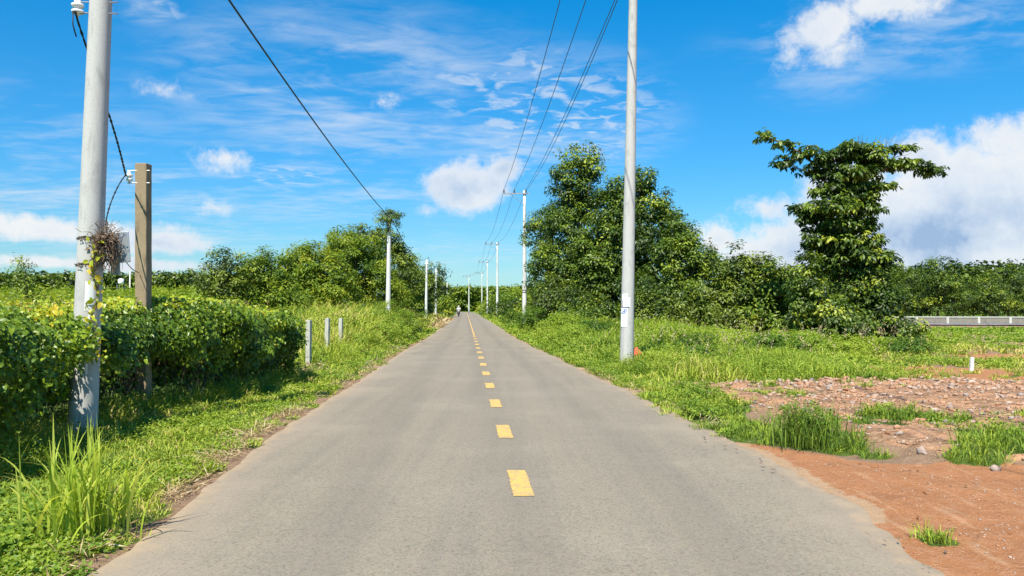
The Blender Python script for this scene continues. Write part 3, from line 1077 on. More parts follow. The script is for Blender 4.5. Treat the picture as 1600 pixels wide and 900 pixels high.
n = 330
Y = 4 + 22 * r.random(n) ** 1.3; X = xc(Y) + np.clip(r.normal(0, 1.6, n), -2.3, 2.15)
Vs = stones(X, Y, .003 + .008 * r.random(n) ** 3, r)
Vs[0][:, 2] = np.maximum(Vs[0][:, 2], .004) + .028
tag(np_obj('road_grit', *Vs[:2], M_stone, rnd=Vs[2]), 'small loose chips scattered on the asphalt', 'grit', kind='stuff')
n = 1500
X = r.uniform(1.6, 6.5, n); Y = r.uniform(4.2, 9.6, n)
k = (X - xc(Y) > 2.0 + .3 * r.random(n)) & (fbm(X, Y, .5, 84) > .5)
X, Y = X[k], Y[k]
aa = r.uniform(0, 6.28, len(X)); T = np.stack([np.cos(aa), np.sin(aa), r.uniform(-.02, .12, len(X))], -1)
V, f, kk = leaves_geo(np.stack([X, Y, np.maximum(ground_h(X, Y), np.where(X - xc(Y) < half_right(Y), .02, -1)) + .012], -1), r.normal(0, .3, (len(X), 3)) + np.array([0, 0, 1]), r.uniform(.015, .07, len(X)), T, np.where(r.random(len(X)) < .7, .12, .5)[:, None], r=r)
tag(np_obj('twig_litter', V, f, M_stem, rnd=np.repeat(r.random(len(X)), kk)), 'dead twigs and leaves strewn on the red earth by the road edge', 'litter', kind='stuff')

for (px, py, sz, lab) in [(1441, 716, .085, 'pale grey stone lying at the front edge of the rubble'),
                          (1405, 697, .06, 'pinkish stone half buried behind the pale grey stone'),
                          (1478, 676, .085, 'large pale stone among the rubble left of the right grass patch'),
                          (1340, 692, .05, 'small dark stone beside the tall green tuft in the rubble'),
                          (1488, 614, .10, 'grey stone standing out in the far part of the rubble'),
                          (1150, 608, .10, 'grey stone at the left corner of the rubble field'),
                          (1555, 735, .07, 'flat pale stone on the red earth below the right grass patch'),
                          (1335, 613, .10, 'dark stone in the far middle of the rubble')]:
    x, y = P(px, py)
    Vs = stones(np.array([x]), np.array([y]), np.array([sz]), r)
    o = np_obj('stone', *Vs[:2], M_stone, rnd=np.full(len(Vs[2]), .78 if 'grey' in lab or 'pale' in lab else .3))
    tag(o, lab, 'stone', 'larger stones in the rubble')

# ------------------------------------------------------------------ hedge of creeper over a fence, left
r = np.random.default_rng(91)
hedge = empty('hedge', (-5.2, 11, 0), 'dense creeper covered hedge along the left verge behind the grey pole', 'hedge')


def hedge_surface(n, y0, y1, part):
    """points on the front face, the top and the end of the hedge"""
    Y = r.uniform(y0, y1, n)
    depth = 1.5
    hgt = 1.44 + .18 * (fbm(Y, Y * 0, 1.5, 92) - .5) + .06 * np.sin(Y * 1.1)
    if part == 'front':
        u = r.random(n) ** .75
        Z = .0 + hgt * u
        lump = fbm(Y, Z * 1.3, .42, 93) - .5
        bulge = .62 * smooth01((u - .15) / .6) - .18 * smooth01((u - .88) / .12) + 1.2 * lump * smooth01(u / .3)
        X = hx(Y) - .25 + bulge
        N = np.stack([np.full(n, .9), np.zeros(n) - .5, np.full(n, .35) + .8 * u], -1)
    elif part == 'top':
        U = r.random(n)
        X = hx(Y) + .12 - depth * U
        Z = hgt + .30 * (fbm(X, Y, .5, 95) - .5) + .10 * r.random(n) ** 2 - .25 * smooth01((.12 - U) / .12)
        N = np.stack([np.zeros(n) + .1, np.zeros(n) - .5, np.ones(n)], -1)
    return np.stack([X, Y, Z], -1), N


parts = []


def add_leaves(Pt, N, size, col, ratio=.72, spread=.5, droop=.8):
    n = len(Pt)
    nn = unit(N) + r.normal(0, spread, (n, 3))
    T = r.normal(0, .6, (n, 3)) + np.array([.25, 0, -droop])
    V, f, k = leaves_geo(Pt, nn, size * r.uniform(.55, 1.3, n), T, ratio, True, .2, r)
    parts.append((V, f, np.repeat(np.clip(col, 0, 1), k)))


HY0, HY1 = 3.5, 16.6
for (y0, y1, n, sz) in [(5.5, 9.3, 12000, .058), (9.3, 12.6, 12000, .062), (12.6, HY1, 13000, .068)]:
    Pt, N = hedge_surface(n, y0, y1, 'front')
    Pt += r.normal(0, .045, Pt.shape)
    # thin out the foot so that stems and fence show
    thin = smooth01((Pt[:, 2] - .12 - .75 * fbm(Pt[:, 1], Pt[:, 1] * 0, .7, 96) * ((Pt[:, 1] < 13.4) & (Pt[:, 1] > 8.6)) - .1 + .25 * (Pt[:, 1] < 8.6)) / .2)
    keep = r.random(n) < .12 + .88 * thin
    Pt, N = Pt[keep], N[keep]
    add_leaves(Pt, N, sz, .08 + .70 * fbm(Pt[:, 1], Pt[:, 2], .5, 97) + r.normal(0, .14, len(Pt)), spread=.45)  # face leaves coloured darker, standing in for shade on the road side
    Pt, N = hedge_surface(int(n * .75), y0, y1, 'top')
    add_leaves(Pt, N, sz, .60 + .36 * fbm(Pt[:, 1], Pt[:, 0], .8, 98) + r.normal(0, .10, len(Pt)), spread=.4)  # yellow new growth, its colour also lightened to read as a sunlit top
    # inner mass
    m_ = int(n * .75)
    Yq = r.uniform(y0, y1, m_)
    Q = np.stack([hx(Yq) - .3 - 1.1 * r.random(m_), Yq, .3 + 1.0 * r.random(m_)], -1)
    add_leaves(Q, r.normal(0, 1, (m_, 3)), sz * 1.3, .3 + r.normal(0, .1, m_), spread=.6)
# far end of the hedge, rounded
m_ = 4500
th = r.uniform(0, math.pi, m_); zz = r.random(m_) ** .8 * 1.3
Q = np.stack([hx(HY1) - .70 + .85 * np.cos(th), HY1 + .55 * np.sin(th) * np.sqrt(np.clip(1 - (zz / 1.5) ** 2, 0, 1)), zz], -1) + r.normal(0, .08, (m_, 3))
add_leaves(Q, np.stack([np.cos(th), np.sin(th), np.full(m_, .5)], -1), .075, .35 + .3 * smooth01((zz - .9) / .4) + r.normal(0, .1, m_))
# trailing shoots on top and front
shoot_bm = bmesh.new()
for i in range(200):
    y = r.uniform(5.5, HY1)
    base = Vector((float(hx(y)) + .05 - r.random() * .9, y, 1.32))
    a_ = r.uniform(0, 6.28); L = r.uniform(.15, .42)
    pts = [base + Vector((math.cos(a_) * L * t, math.sin(a_) * L * t, L * .8 * math.sin(t * 2.3))) for t in (0, .25, .5, .75, 1)]
    add_tube(shoot_bm, pts, [.004, .004, .003, .003, .002], 4)
    ss = np.array([p[:] for p in pts[1:]]); ss = np.repeat(ss, 3, 0) + r.normal(0, .02, (12, 3))
    add_leaves(ss, r.normal(0, .5, (12, 3)) + np.array([0, 0, .6]), .05, np.full(12, .75) + r.normal(0, .15, 12))
Vh = merge(parts)
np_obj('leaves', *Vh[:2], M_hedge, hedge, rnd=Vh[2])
# stems of the creeper
for i in range(520):
    y = r.uniform(4.2, HY1 + .1)
    x = float(hx(y)) - .22 + r.normal(0, .1)
    n_ = 6
    pts = [Vector((x, y, 0))]
    for j in range(n_):
        pts.append(pts[-1] + Vector((r.normal(0, .05), r.normal(0, .09), .16 + r.random() * .08)))
    rad = r.uniform(.002, .006)
    add_tube(shoot_bm, pts, [rad] * len(pts), 4)
bm_obj('stems', shoot_bm, M_stem, hedge)
# the wire net and its stakes that carry the creeper
bmw = bmesh.new()
for i in range(int((HY1 - 4) / .12)):
    y = 4 + i * .12
    add_tube(bmw, [(float(hx(y)) - .3, y, 0), (float(hx(y)) - .3, y, 1.2)], .0018, 4)
for i in range(10):
    add_tube(bmw, [(float(hx(y)) - .3, y, .05 + .12 * i) for y in (4, 8, 9.0, 9.6, 12, 12.8, HY1)], .0018, 4)
bm_obj('wire_net', bmw, M_rust, hedge)
# dry litter under the hedge
n_ = 2600
Yq = r.uniform(5, HY1 + 3.0, n_)
Q = np.stack([hx(Yq) - .1 + r.normal(0, .2, n_), Yq, np.abs(r.normal(0, .09, n_)) + .02], -1)
V, f, k = leaves_geo(Q, r.normal(0, .6, (n_, 3)) + np.array([.3, 0, .6]), r.uniform(.03, .14, n_), None, .25, r=r)
tag(np_obj('dry_litter', V, f, M_straw, rnd=np.repeat(r.random(n_), k)), 'dead leaves and stalks lying under the hedge', 'leaf litter', kind='stuff')


# ------------------------------------------------------------------ poles
def ring_tube(bm, a, b, ra, rb, seg=28, n=12):
    a, b = Vector(a), Vector(b)
    pts = [a.lerp(b, i / n) for i in range(n + 1)]
    return add_tube(bm, pts, [ra + (rb - ra) * i / n for i in range(n + 1)], seg)


def insulator(parent, base, h, rr, mat, name='insulator', axis_=Vector((0, 0, 1))):
    bm = bmesh.new()
    prof = [(0, .25), (.12, .25), (.14, .9), (.3, 1.0), (.36, .55), (.48, .5), (.52, .95), (.68, 1.0), (.74, .5), (.9, .55), (1, .3)]
    add_tube(bm, [Vector(base) + axis_ * h * t for t, _ in prof], [rr * q for _, q in prof], 12)
    return bm_obj(name, bm, mat, parent, smooth=True)


def curved_paper(parent, name, base, top, pole_r, z0, z1, a0, a1, mat, off=.004):
    """a sheet wrapped round a pole between two angles"""
    base, top = Vector(base), Vector(top)
    bm = bmesh.new()
    rows = []
    for z in np.linspace(z0, z1, 6):
        t = (z - base.z) / (top.z - base.z)
        c = base.lerp(top, t); rad = pole_r(t) + off
        rows.append([bm.verts.new((c.x + math.cos(a) * rad, c.y + math.sin(a) * rad, z)) for a in np.linspace(a0, a1, 9)])
    for u, v in zip(rows, rows[1:]):
        for i in range(8): bm.faces.new((u[i], u[i + 1], v[i + 1], v[i]))
    o = bm_obj(name, bm, mat, parent, smooth=True)
    return o


# the near grey pole at left
LB, LT = Vector((-5.04, 9.6, 0)), Vector((-4.72, 9.6, 7.4))
lp = empty('utility_pole', LB, 'thick round grey concrete pole rising out of the hedge, cut off by the top', 'utility pole')
bm = bmesh.new(); ring_tube(bm, LB - Vector((0, 0, .2)), LT, .158, .105, 36, 20); bm_obj('shaft', bm, M_conc, lp, smooth=True)
lrad = lambda t: .158 - .053 * t
lpos = lambda z: LB.lerp(LT, z / 7.4)
for z, tw in ((2.30, .03), (1.99, .02)):
    bmt = bmesh.new()
    c = lpos(z); rad = lrad(z / 7.4) + .004
    for q in range(2):
        add_tube(bmt, [(c.x + math.cos(a) * rad, c.y + math.sin(a) * rad, z + q * .012 + .008 * math.sin(a * 3)) for a in np.linspace(0, 2 * math.pi, 25)], .0035, 5)
    for q in range(5):
        s = Vector((c.x - .06 + q * .02, c.y - rad, z))
        add_tube(bmt, [s, s + Vector((random.uniform(-.03, .03), -.02, random.uniform(-.03, .02))), s + Vector((random.uniform(-.05, .05), -.02, random.uniform(-.04, .03)))], .004, 5)
    bm_obj('wire_tie', bmt, M_rust, lp)
bmb = bmesh.new()
c = lpos(4.93)
for dz in (0, .13):
    add_tube(bmb, [(c.x - .28, c.y - .05, 4.93 + dz), (c.x + .22, c.y - .03, 4.93 + dz)], .009, 8)
add_tube(bmb, [(c.x - .235, c.y - .05, 4.86), (c.x - .235, c.y - .05, 5.12)], .007, 8)
bm_obj('bracket', bmb, M_steel, lp, smooth=True)
insulator(lp, (c.x - .235, c.y - .05, 4.90), .19, .07, M_porc)
bmb = bmesh.new()
add_tube(bmb, [(LT.x - .2, LT.y - .02, 7.02), (LT.x + .3, LT.y - .02, 7.02)], .012, 8)
add_box(bmb, (LT.x + .12, LT.y - .13, 7.02), (.05, .1, .12))
bm_obj('cable_clamp', bmb, M_steel, lp)
curved_paper(lp, 'paper', LB, LT, lrad, 1.46, 1.80, R(-75), R(-20), M_paper)
curved_paper(lp, 'paper', LB, LT, lrad, .72, 1.44, R(-60), R(-5), M_paper, .003)
# dark strokes left on the paper
bms = bmesh.new()
for (zz_, a_, hh, ww) in [(1.37, -38, .07, .012), (1.37, -32, .07, .012), (1.12, -45, .03, .03), (1.2, -22, .04, .012)]:
    t = zz_ / 7.4; c = lpos(zz_); rad = lrad(t) + .007
    add_box(bms, (c.x + math.cos(R(a_)) * rad, c.y + math.sin(R(a_)) * rad, zz_), (.002, ww, hh), Matrix.Rotation(R(a_), 3, 'Z'))
bm_obj('lettering', bms, M_inkd, lp)
# peeling whitewash at the foot
curved_paper(lp, 'whitewash', LB, LT, lrad, .02, .42, R(-175), R(5), M_conc_far, .002)

# creeper leaves that hang in front of the pole
parts = []
r = np.random.default_rng(101)
vinep = empty('climbing_vine', (-4.86, 9.42, 0), 'thin creeper with yellow leaves climbing the near grey pole', 'vine')
bmv = bmesh.new()
pts = [Vector((-4.80 + .03 * math.sin(i * 1.3), 9.43 + .02 * math.cos(i), .9 + i * .12)) for i in range(12)]
add_tube(bmv, pts, .007, 5); add_tube(bmv, [p + Vector((.03 * math.sin(i), .01, 0)) for i, p in enumerate(pts)], .005, 5)
for i, p in enumerate(pts):
    q = np.array([p[:]] * 9) + r.normal(0, .045, (9, 3))
    add_leaves(q, r.normal(0, .5, (9, 3)) + np.array([0, -1, .4]), .075, .86 + r.normal(0, .1, 9), spread=.2)
# mass over the pole at hedge height
n_ = 420
z_ = r.uniform(.45, 1.5, n_); wx = np.where(z_ > 1.42, .25, .19)
q = np.stack([-5.14 + r.uniform(-1, .3, n_) * wx + .05 * np.sin(z_ * 7), 9.38 + r.normal(0, .04, n_), z_], -1)
q = q[(q[:, 0] < -5.0 + .12 * np.sin(z_ * 5)) | (z_ > 1.43) | (z_ < .62)]
add_leaves(q, np.tile([0.1, -1, .6], (len(q), 1)), .075, .5 + .4 * smooth01((q[:, 2] - 1) / .4) + r.normal(0, .15, len(q)), spread=.45)
Vv = merge(parts); np_obj('leaves', *Vv[:2], M_hedge, vinep, rnd=Vv[2]); bm_obj('stem', bmv, M_stem, vinep)

# dry tangle hanging on the pole with a grey plate behind
nest = empty('dead_vine_tangle', (-4.72, 9.45, 2.2), 'brown withered vine tangle hanging on the near grey pole', 'dead vine')
bmn = bmesh.new(); nparts = []
for i in range(170):
    s = Vector((-4.72 + r.normal(0, .055), 9.5 + r.normal(0, .05), 2.32 + r.normal(0, .05)))
    p = [s]
    for j in range(5):
        p.append(p[-1] + Vector((r.normal(0, .03), r.normal(0, .03), r.normal(-.055 if i > 60 else .005, .035))))
    add_tube(bmn, p, r.uniform(.002, .0045), 4)
for i in range(9):
    s = Vector((-4.7, 9.5, 2.4)); a_ = r.uniform(-.9, .9)
    add_tube(bmn, [s + Vector((math.sin(a_) * t + r.normal(0, .006), 0, math.cos(a_) * t * .6 + r.normal(0, .006))) for t in (0, .07, .15, .22)], .0022, 4)
bm_obj('twigs', bmn, M_stem, nest)
n_ = 500
q = np.stack([-4.72 + r.normal(0, .065, n_), 9.48 + r.normal(0, .05, n_), 2.34 - np.abs(r.normal(0, .14, n_))], -1)
V, f, k = leaves_geo(q, r.normal(0, 1, (n_, 3)), r.uniform(.025, .06, n_), None, .5, r=r)
np_obj('withered_leaves', V, f, M_stem, nest)
plate = empty('meter_plate', (-4.62, 9.62, 2.1), 'weathered grey flat plate tied behind the dead vine tangle', 'plate')
bmp = bmesh.new(); add_box(bmp, (-4.60, 9.60, 2.20), (.24, .012, .36), Matrix.Rotation(R(-4), 3, 'Y'))
bm_obj('panel', bmp, M_steel, plate, bevel=.004)
bmp = bmesh.new(); add_box(bmp, (-4.66, 9.63, 1.96), (.10, .02, .16)); bm_obj('torn_strip', bmp, M_stub, plate)

# square post in the hedge
PB = Vector((-5.40, 12.0, 0))
sp = empty('square_post', PB, 'tall square weathered brown concrete post standing in the hedge', 'post')
rotp = Matrix.Rotation(R(0), 3, 'Z')
bm = bmesh.new()
vs_ = add_box(bm, (PB.x, PB.y, 1.7), (.175, .165, 3.8))
bmesh.ops.rotate(bm, verts=bm.verts, cent=PB, matrix=Matrix.Rotation(R(-4), 3, 'Z'))
bmesh.ops.subdivide_edges(bm, edges=[e for e in bm.edges if abs(e.verts[0].co.z - e.verts[1].co.z) > 1], cuts=24)
for v in bm.verts:
    v.co.x += random.uniform(-.003, .003); v.co.y += random.uniform(-.003, .003)
bm_obj('shaft', bm, M_post, sp, bevel=.012)
bm = bmesh.new()
add_tube(bm, [(PB.x - .20, 11.93, 3.49), (PB.x + .125, 11.93, 3.49)], .008, 8)
add_tube(bm, [(PB.x - .20, 11.93, 3.31), (PB.x + .125, 11.93, 3.31)], .008, 8)
add_tube(bm, [(PB.x - .175, 11.93, 3.29), (PB.x - .175, 11.93, 3.51)], .006, 8)
bm_obj('bracket', bm, M_steel, sp)
insulator(sp, (PB.x - .175, 11.93, 3.32), .16, .05, M_porc)
# leaning old timber beside it
bm = bmesh.new()
ring_tube(bm, (-5.62, 11.95, 0), (-5.55, 12.0, 1.25), .075, .06, 10, 6)
for v in bm.verts: v.co += Vector((random.uniform(-.01, .01), random.uniform(-.01, .01), 0))
o = bm_obj('stump', bm, M_bark); tag(o, 'dark old timber stub standing left of the square post', 'stump')

# fence stubs
for (px, py, top, lab) in [(482, 575, 500, 'nearest of three bare grey concrete fence posts past the hedge end'),
                           (511, 560, 497, 'middle one of three bare grey concrete fence posts'),
                           (532, 552, 497, 'farthest of three bare grey concrete fence posts')]:
    x, y = P(px, py)
    z = 1.5 - (top - 480) * y / FPX
    bm = bmesh.new()
    add_box(bm, (x, y, z / 2 - .05), (.115, .115, z + .1))
    bmesh.ops.subdivide_edges(bm, edges=[e for e in bm.edges if abs(e.verts[0].co.z - e.verts[1].co.z) > .5], cuts=10)
    for v in bm.verts: v.co += Vector((random.uniform(-.004, .004), random.uniform(-.004, .004), 0))
    bmesh.ops.rotate(bm, verts=bm.verts, cent=(x, y, 0), matrix=Matrix.Rotation(R(random.uniform(-1, 1)), 3, 'Y') @ Matrix.Rotation(R(-12), 3, 'Z'))
    o = bm_obj('fence_post', bm, M_stub, bevel=.01)
    tag(o, lab, 'fence post', 'bare concrete fence posts')

# far poles left
LPOLES = [(606, 45.0, 6.6, 'whitewashed pole with a ball of creeper on its top, left verge'),
          (665.5, 83.0, 6.9, 'bare whitewashed pole standing beside the dry left shoulder'),
          (680.5, 108.0, 7.2, 'whitewashed pole half hidden by dark bushes on the left'),
          (691, 132.0, 7.0, 'thin pole at the end of the left bushes, nearer of a close pair'),
          (698, 150.0, 6.6, 'thin pole at the end of the left bushes, farther of a close pair')]
ltops = [Vector((LT.x + .1, LT.y, 7.02))]
proto = None
for (px, d, h, lab) in LPOLES:
    x = (px - 800) / FPX * d
    g = float(ground_h(np.array([x]), np.array([d]))[0])
    if proto is None:
        o = empty('utility_pole', (x, d, g), lab, 'utility pole', 'poles along the left verge')
        bm = bmesh.new(); ring_tube(bm, (x, d, g - .2), (x + .08, d, h), .15, .09, 18, 8); s_ = bm_obj('shaft', bm, M_conc_far, o, smooth=True)
        bm = bmesh.new(); add_tube(bm, [(x - .1, d - .1, h - .4), (x + .3, d - .1, h - .4)], .015, 6); add_box(bm, (x + .28, d - .1, h - .42), (.06, .06, .16)); b_ = bm_obj('bracket', bm, M_steel, o)
        proto = (o, s_, b_, h)
    else:
        o = proto[0].copy(); C.objects.link(o); o.location = (x, d, g)
        o.scale = (1, 1, h / proto[3])
        tag(o, lab, 'utility pole', 'poles along the left verge')
        for ch in proto[1:3]:
            c_ = ch.copy(); C.objects.link(c_); c_.parent = o
    ltops.append(Vector((x + .28, d - .1, h - .35)))
cpts = []
for i, (a_, b_) in enumerate(zip(ltops, ltops[1:])):
    seg = catenary(a_, b_, .32 if i == 0 else 1.0, 30)
    cpts += seg if i == 0 else seg[1:]
bm = bmesh.new(); add_tube(bm, cpts, .019, 7)
tag(bm_obj('power_cable', bm, M_cable, smooth=True), 'thick black cable sagging from the near grey pole along the left verge', 'cable')

# service cable: pole bracket, square post, then down to the plate and beyond
def twisted(pts, rad, turns):
    bm = bmesh.new()
    for ph in (0, math.pi):
        q = []
        for i, p in enumerate(pts):
            a = turns * 2 * math.pi * i / len(pts) + ph
            q.append(Vector(p) + Vector((math.cos(a) * rad, math.sin(a) * rad * .5, 0)))
        add_tube(bm, q, rad, 6)
    return bm


c = lpos(4.93)
A = Vector((c.x - .235, c.y - .12, 4.93))
p1 = [A, A + Vector((-.01, -.02, -.25)), A + Vector((.03, .0, -.35)), A + Vector((.12, .2, -.62))]
Bp = Vector((PB.x - .2, 11.88, 3.42))
bez = []
for i in range(41):
    t = i / 40
    bez.append(A.lerp(Bp, t) - Vector((0, 0, 4 * .30 * t * (1 - t))) + Vector((.12 * math.sin(math.pi * t), 0, 0)))
down = []
Dp = Vector((-4.70, 9.65, 2.35))
for i in range(26):
    t = i / 25
    down.append(Bp.lerp(Dp, t) + Vector((-.32 * math.sin(math.pi * t ** .8) * .6, 0, -.28 * math.sin(math.pi * t))))
tail = [Dp + (Vector((-5.42, 11.9, 2.0)) - Dp) * t - Vector((0, 0, .10 * math.sin(math.pi * t))) for t in [i / 14 for i in range(15)]]
bm = twisted(bez, .009, 14)
add_tube(bm, [A + Vector((-.02, 0, 0)), A + Vector((-.02, 0, -.16)), A + Vector((.02, 0, -.3)), A + Vector((-.01, 0, -.2))], .008, 6)
tag(bm_obj('service_cable', bm, M_cable, smooth=True), 'twisted dark cable running from the near pole insulator to the square post', 'cable')
bm = twisted(down, .007, 10)
add_tube(bm, tail, .006, 6)
tag(bm_obj('service_cable', bm, M_cable, smooth=True), 'loose dark cable drooping from the square post behind the vine tangle', 'cable')

# right-hand poles, crossarms and three wires
RP = [(2.82, 20.2, 'tall pale grey pole on the right verge with paper notices, nearest of its row'),
      (.88, 58.0, 'second pole of the right row, in front of the tree clump edge'),
      (-1.87, 104.0, 'third pole of the right row, left of the tree clump'),
      (-4.39, 146.0, 'fourth pole of the right row, seen far down the road'),
      (-7.05, 192.0, 'fifth pole of the right row, thinnest and faint, rising from far bushes'),
      (-11.3, 215.0, 'far white pole standing where the road bends left')]
HP = 9.75
proto = None
wire_pts = {0: [], 1: [], 2: [], 3: []}
offs = (-1.45, -.72, .10)
for i, (x, d, lab) in enumerate(RP):
    g = float(ground_h(np.array([x]), np.array([d]))[0])
    if i == 0:
        lean = .165
        h = 10.3
        o = empty('utility_pole', (x, d, g), lab, 'utility pole', 'poles along the right verge')
        bm = bmesh.new(); ring_tube(bm, (x, d, g - .2), (x + lean * h / 9, d, h), .172, .095, 32, 20); bm_obj('shaft', bm, M_conc, o, smooth=True)
        tx = x + lean
    else:
        h = HP; tx = x
        if proto is None:
            o = empty('utility_pole', (x, d, g), lab, 'utility pole', 'poles along the right verge')
            bm = bmesh.new(); ring_tube(bm, (x, d, g - .2), (x, d, h), .165, .10, 18, 8); bm_obj('shaft', bm, M_conc_far, o, smooth=True)
            bm = bmesh.new()
            for zz_ in (2.6, 2.75): add_tube(bm, [(x + math.cos(a) * .17, d + math.sin(a) * .17, zz_ + .3 * math.sin(a) * .1) for a in np.linspace(0, 6.28, 13)], .02, 5)
            bm_obj('dry_band', bm, M_stem, o)
            proto = o
        else:
            o = proto.copy(); C.objects.link(o); o.location = (x, d, g)
            tag(o, lab, 'utility pole', 'poles along the right verge')
            for ch in proto.children:
                if ch.name.startswith('dry_band'): continue
                c_ = ch.copy(); C.objects.link(c_); c_.parent = o
                for g_ in ch.children:
                    e_ = g_.copy(); C.objects.link(e_); e_.parent = c_
            continue
    zarm = h - .22
    bm = bmesh.new()
    add_box(bm, (tx - .62, d - .13, zarm), (1.95, .07, .09))
    add_tube(bm, [(tx - 1.0, d - .12, zarm - .02), (tx - .05, d - .14, zarm - .75)], .018, 6)
    ca = bm_obj('crossarm', bm, M_steel, o)
    for q in offs:
        ins = insulator(o, (tx + q, d - .13, zarm + .04), .26, .07, M_pbrown)
        ins.parent = ca
for i, (x, d, lab) in enumerate(RP):
    h = 10.3 if i == 0 else HP
    tx = x + (.165 if i == 0 else 0)
    for q in range(3):
        wire_pts[q].append(Vector((tx + offs[q], d - .13, h + .08)))
for q in range(3):
    pts = []
    P0 = wire_pts[q][0]
    chain = [P0 + Vector((2.3 + .0 * q, -40, .2))] + wire_pts[q]
    for j, (a_, b_) in enumerate(zip(chain, chain[1:])):
        sg = [.5, .45, .9, .9, .9, .3][j]
        s_ = catenary(a_, b_, sg, 26)
        pts += s_ if j == 0 else s_[1:]
    bm = bmesh.new(); add_tube(bm, pts, .0125, 6)
    lab = ['leftmost thin overhead wire of the right pole row', 'middle thin overhead wire of the right pole row', 'rightmost upper wire of the right pole row, close to the near pole'][q]
    tag(bm_obj('power_line', bm, M_wire, smooth=True), lab, 'overhead wire', 'overhead wires of the right pole row')
bm = bmesh.new()
a_, b_ = wire_pts[2][0] + Vector((.0, 0, -.12)), wire_pts[2][1] + Vector((.05, 0, -.06))
add_tube(bm, catenary(a_ + Vector((2.3, -40, .2)), a_, .6, 20) + catenary(a_, b_, .62, 30)[1:], .0125, 6)
tag(bm_obj('power_line', bm, M_wire, smooth=True), 'fourth overhead wire hanging just under the rightmost upper wire', 'overhead wire', 'overhead wires of the right pole row')

# notices on the near right pole
o = [c_ for c_ in C.objects if c_.name.startswith('utility_pole') and 'paper notices' in c_.get('label', '')][0]
B0, T0 = Vector((2.82, 20.2, 0)), Vector((2.82 + .165 * 10.3 / 9, 20.2, 10.3))
rrad = lambda t: .172 - .077 * t
curved_paper(o, 'paper', B0, T0, rrad, 1.66, 1.83, R(-150), R(-95), M_paper)
curved_paper(o, 'paper', B0, T0, rrad, 1.50, 1.74, R(-140), R(-75), M_paper, .006)
curved_paper(o, 'paper', B0, T0, rrad, 1.02, 1.48, R(-165), R(-98), M_paper)
bms = bmesh.new()
for (zz_, a0_, a1_, hh) in [(1.505, -150, -85, .022), (1.44, -150, -112, .02), (1.40, -140, -115, .02), (1.36, -150, -112, .02), (1.42, -108, -102, .09), (1.40, -121, -117, .09)]:
    t = zz_ / 10.3; c = B0.lerp(T0, t)
    for a_ in np.arange(a0_, a1_, 7):
        rad = rrad(t) + .009
        if random.random() < .8:
            add_box(bms, (c.x + math.cos(R(a_)) * rad, c.y + math.sin(R(a_)) * rad, zz_), (.003, .018, hh * random.uniform(.6, 1)), Matrix.Rotation(R(a_), 3, 'Z'))
bm_obj('lettering', bms, M_ink, o)

# red object by the foot of the near right pole and the dark tuft
bm = bmesh.new()
bmesh.ops.create_icosphere(bm, subdivisions=3, radius=.13, matrix=Matrix.Translation((3.07, 20.35, .36)))
for v in bm.verts:
    k_ = fbm(np.array([v.co.x * 9]), np.array([v.co.z * 9 + v.co.y * 5]), 1, 3)[0]
    v.co = Vector((3.07, 20.35, .36)) + (v.co - Vector((3.07, 20.35, .36))) * (.6 + .8 * float(k_))
bm_obj_ = bm_obj('plastic_bag', bm, M_red, smooth=False)
tag(bm_obj_, 'crumpled red plastic bag caught in grass beside the near right pole', 'bag')


def tussock(name, label, base, n, h, wd, seed, spread=.12, col=.5, leanr=(.15, .9), mat=None, seg=5):
    r = np.random.default_rng(seed)
    parts = []
    V = []; F = []; rd = []
    for i in range(n):
        a = r.uniform(0, 6.28); b0 = Vector(base) + Vector((r.normal(0, spread * .5), r.normal(0, spread * .5), 0))
        hh = h * r.uniform(.45, 1.1); ln = r.uniform(*leanr) * (1.15 - .55 * hh / h); w_ = wd * r.uniform(.6, 1.2)
        d_ = Vector((math.cos(a), math.sin(a), 0)); s_ = Vector((-d_.y, d_.x, 0)) * w_ * .5
        k = len(V)
        for j in range(seg + 1):
            t = j / seg
            p = b0 + Vector((0, 0, 1)) * hh * (t - ln * .75 * t ** 2.6) + d_ * hh * ln * (t ** 1.7)
            ww = (1 - t ** 2.5) * (0.5 + .5 * min(1, t * 4))
            V += [tuple(p - s_ * ww), tuple(p + s_ * ww)]
            rd += [min(1, max(0, col + r.normal(0, .03)))] * 2
        c_ = min(1, max(0, col + r.normal(0, .16)))
        for j in range(2 * (seg + 1)): rd[-1 - j] = c_
        for j in range(seg): F.append((k + 2 * j, k + 2 * j + 1, k + 2 * j + 3, k + 2 * j + 2))
    o = np_obj(name, np.array(V), [np.array(F)], mat or M_grass, rnd=np.array(rd))
    return tag(o, label, 'grass clump')


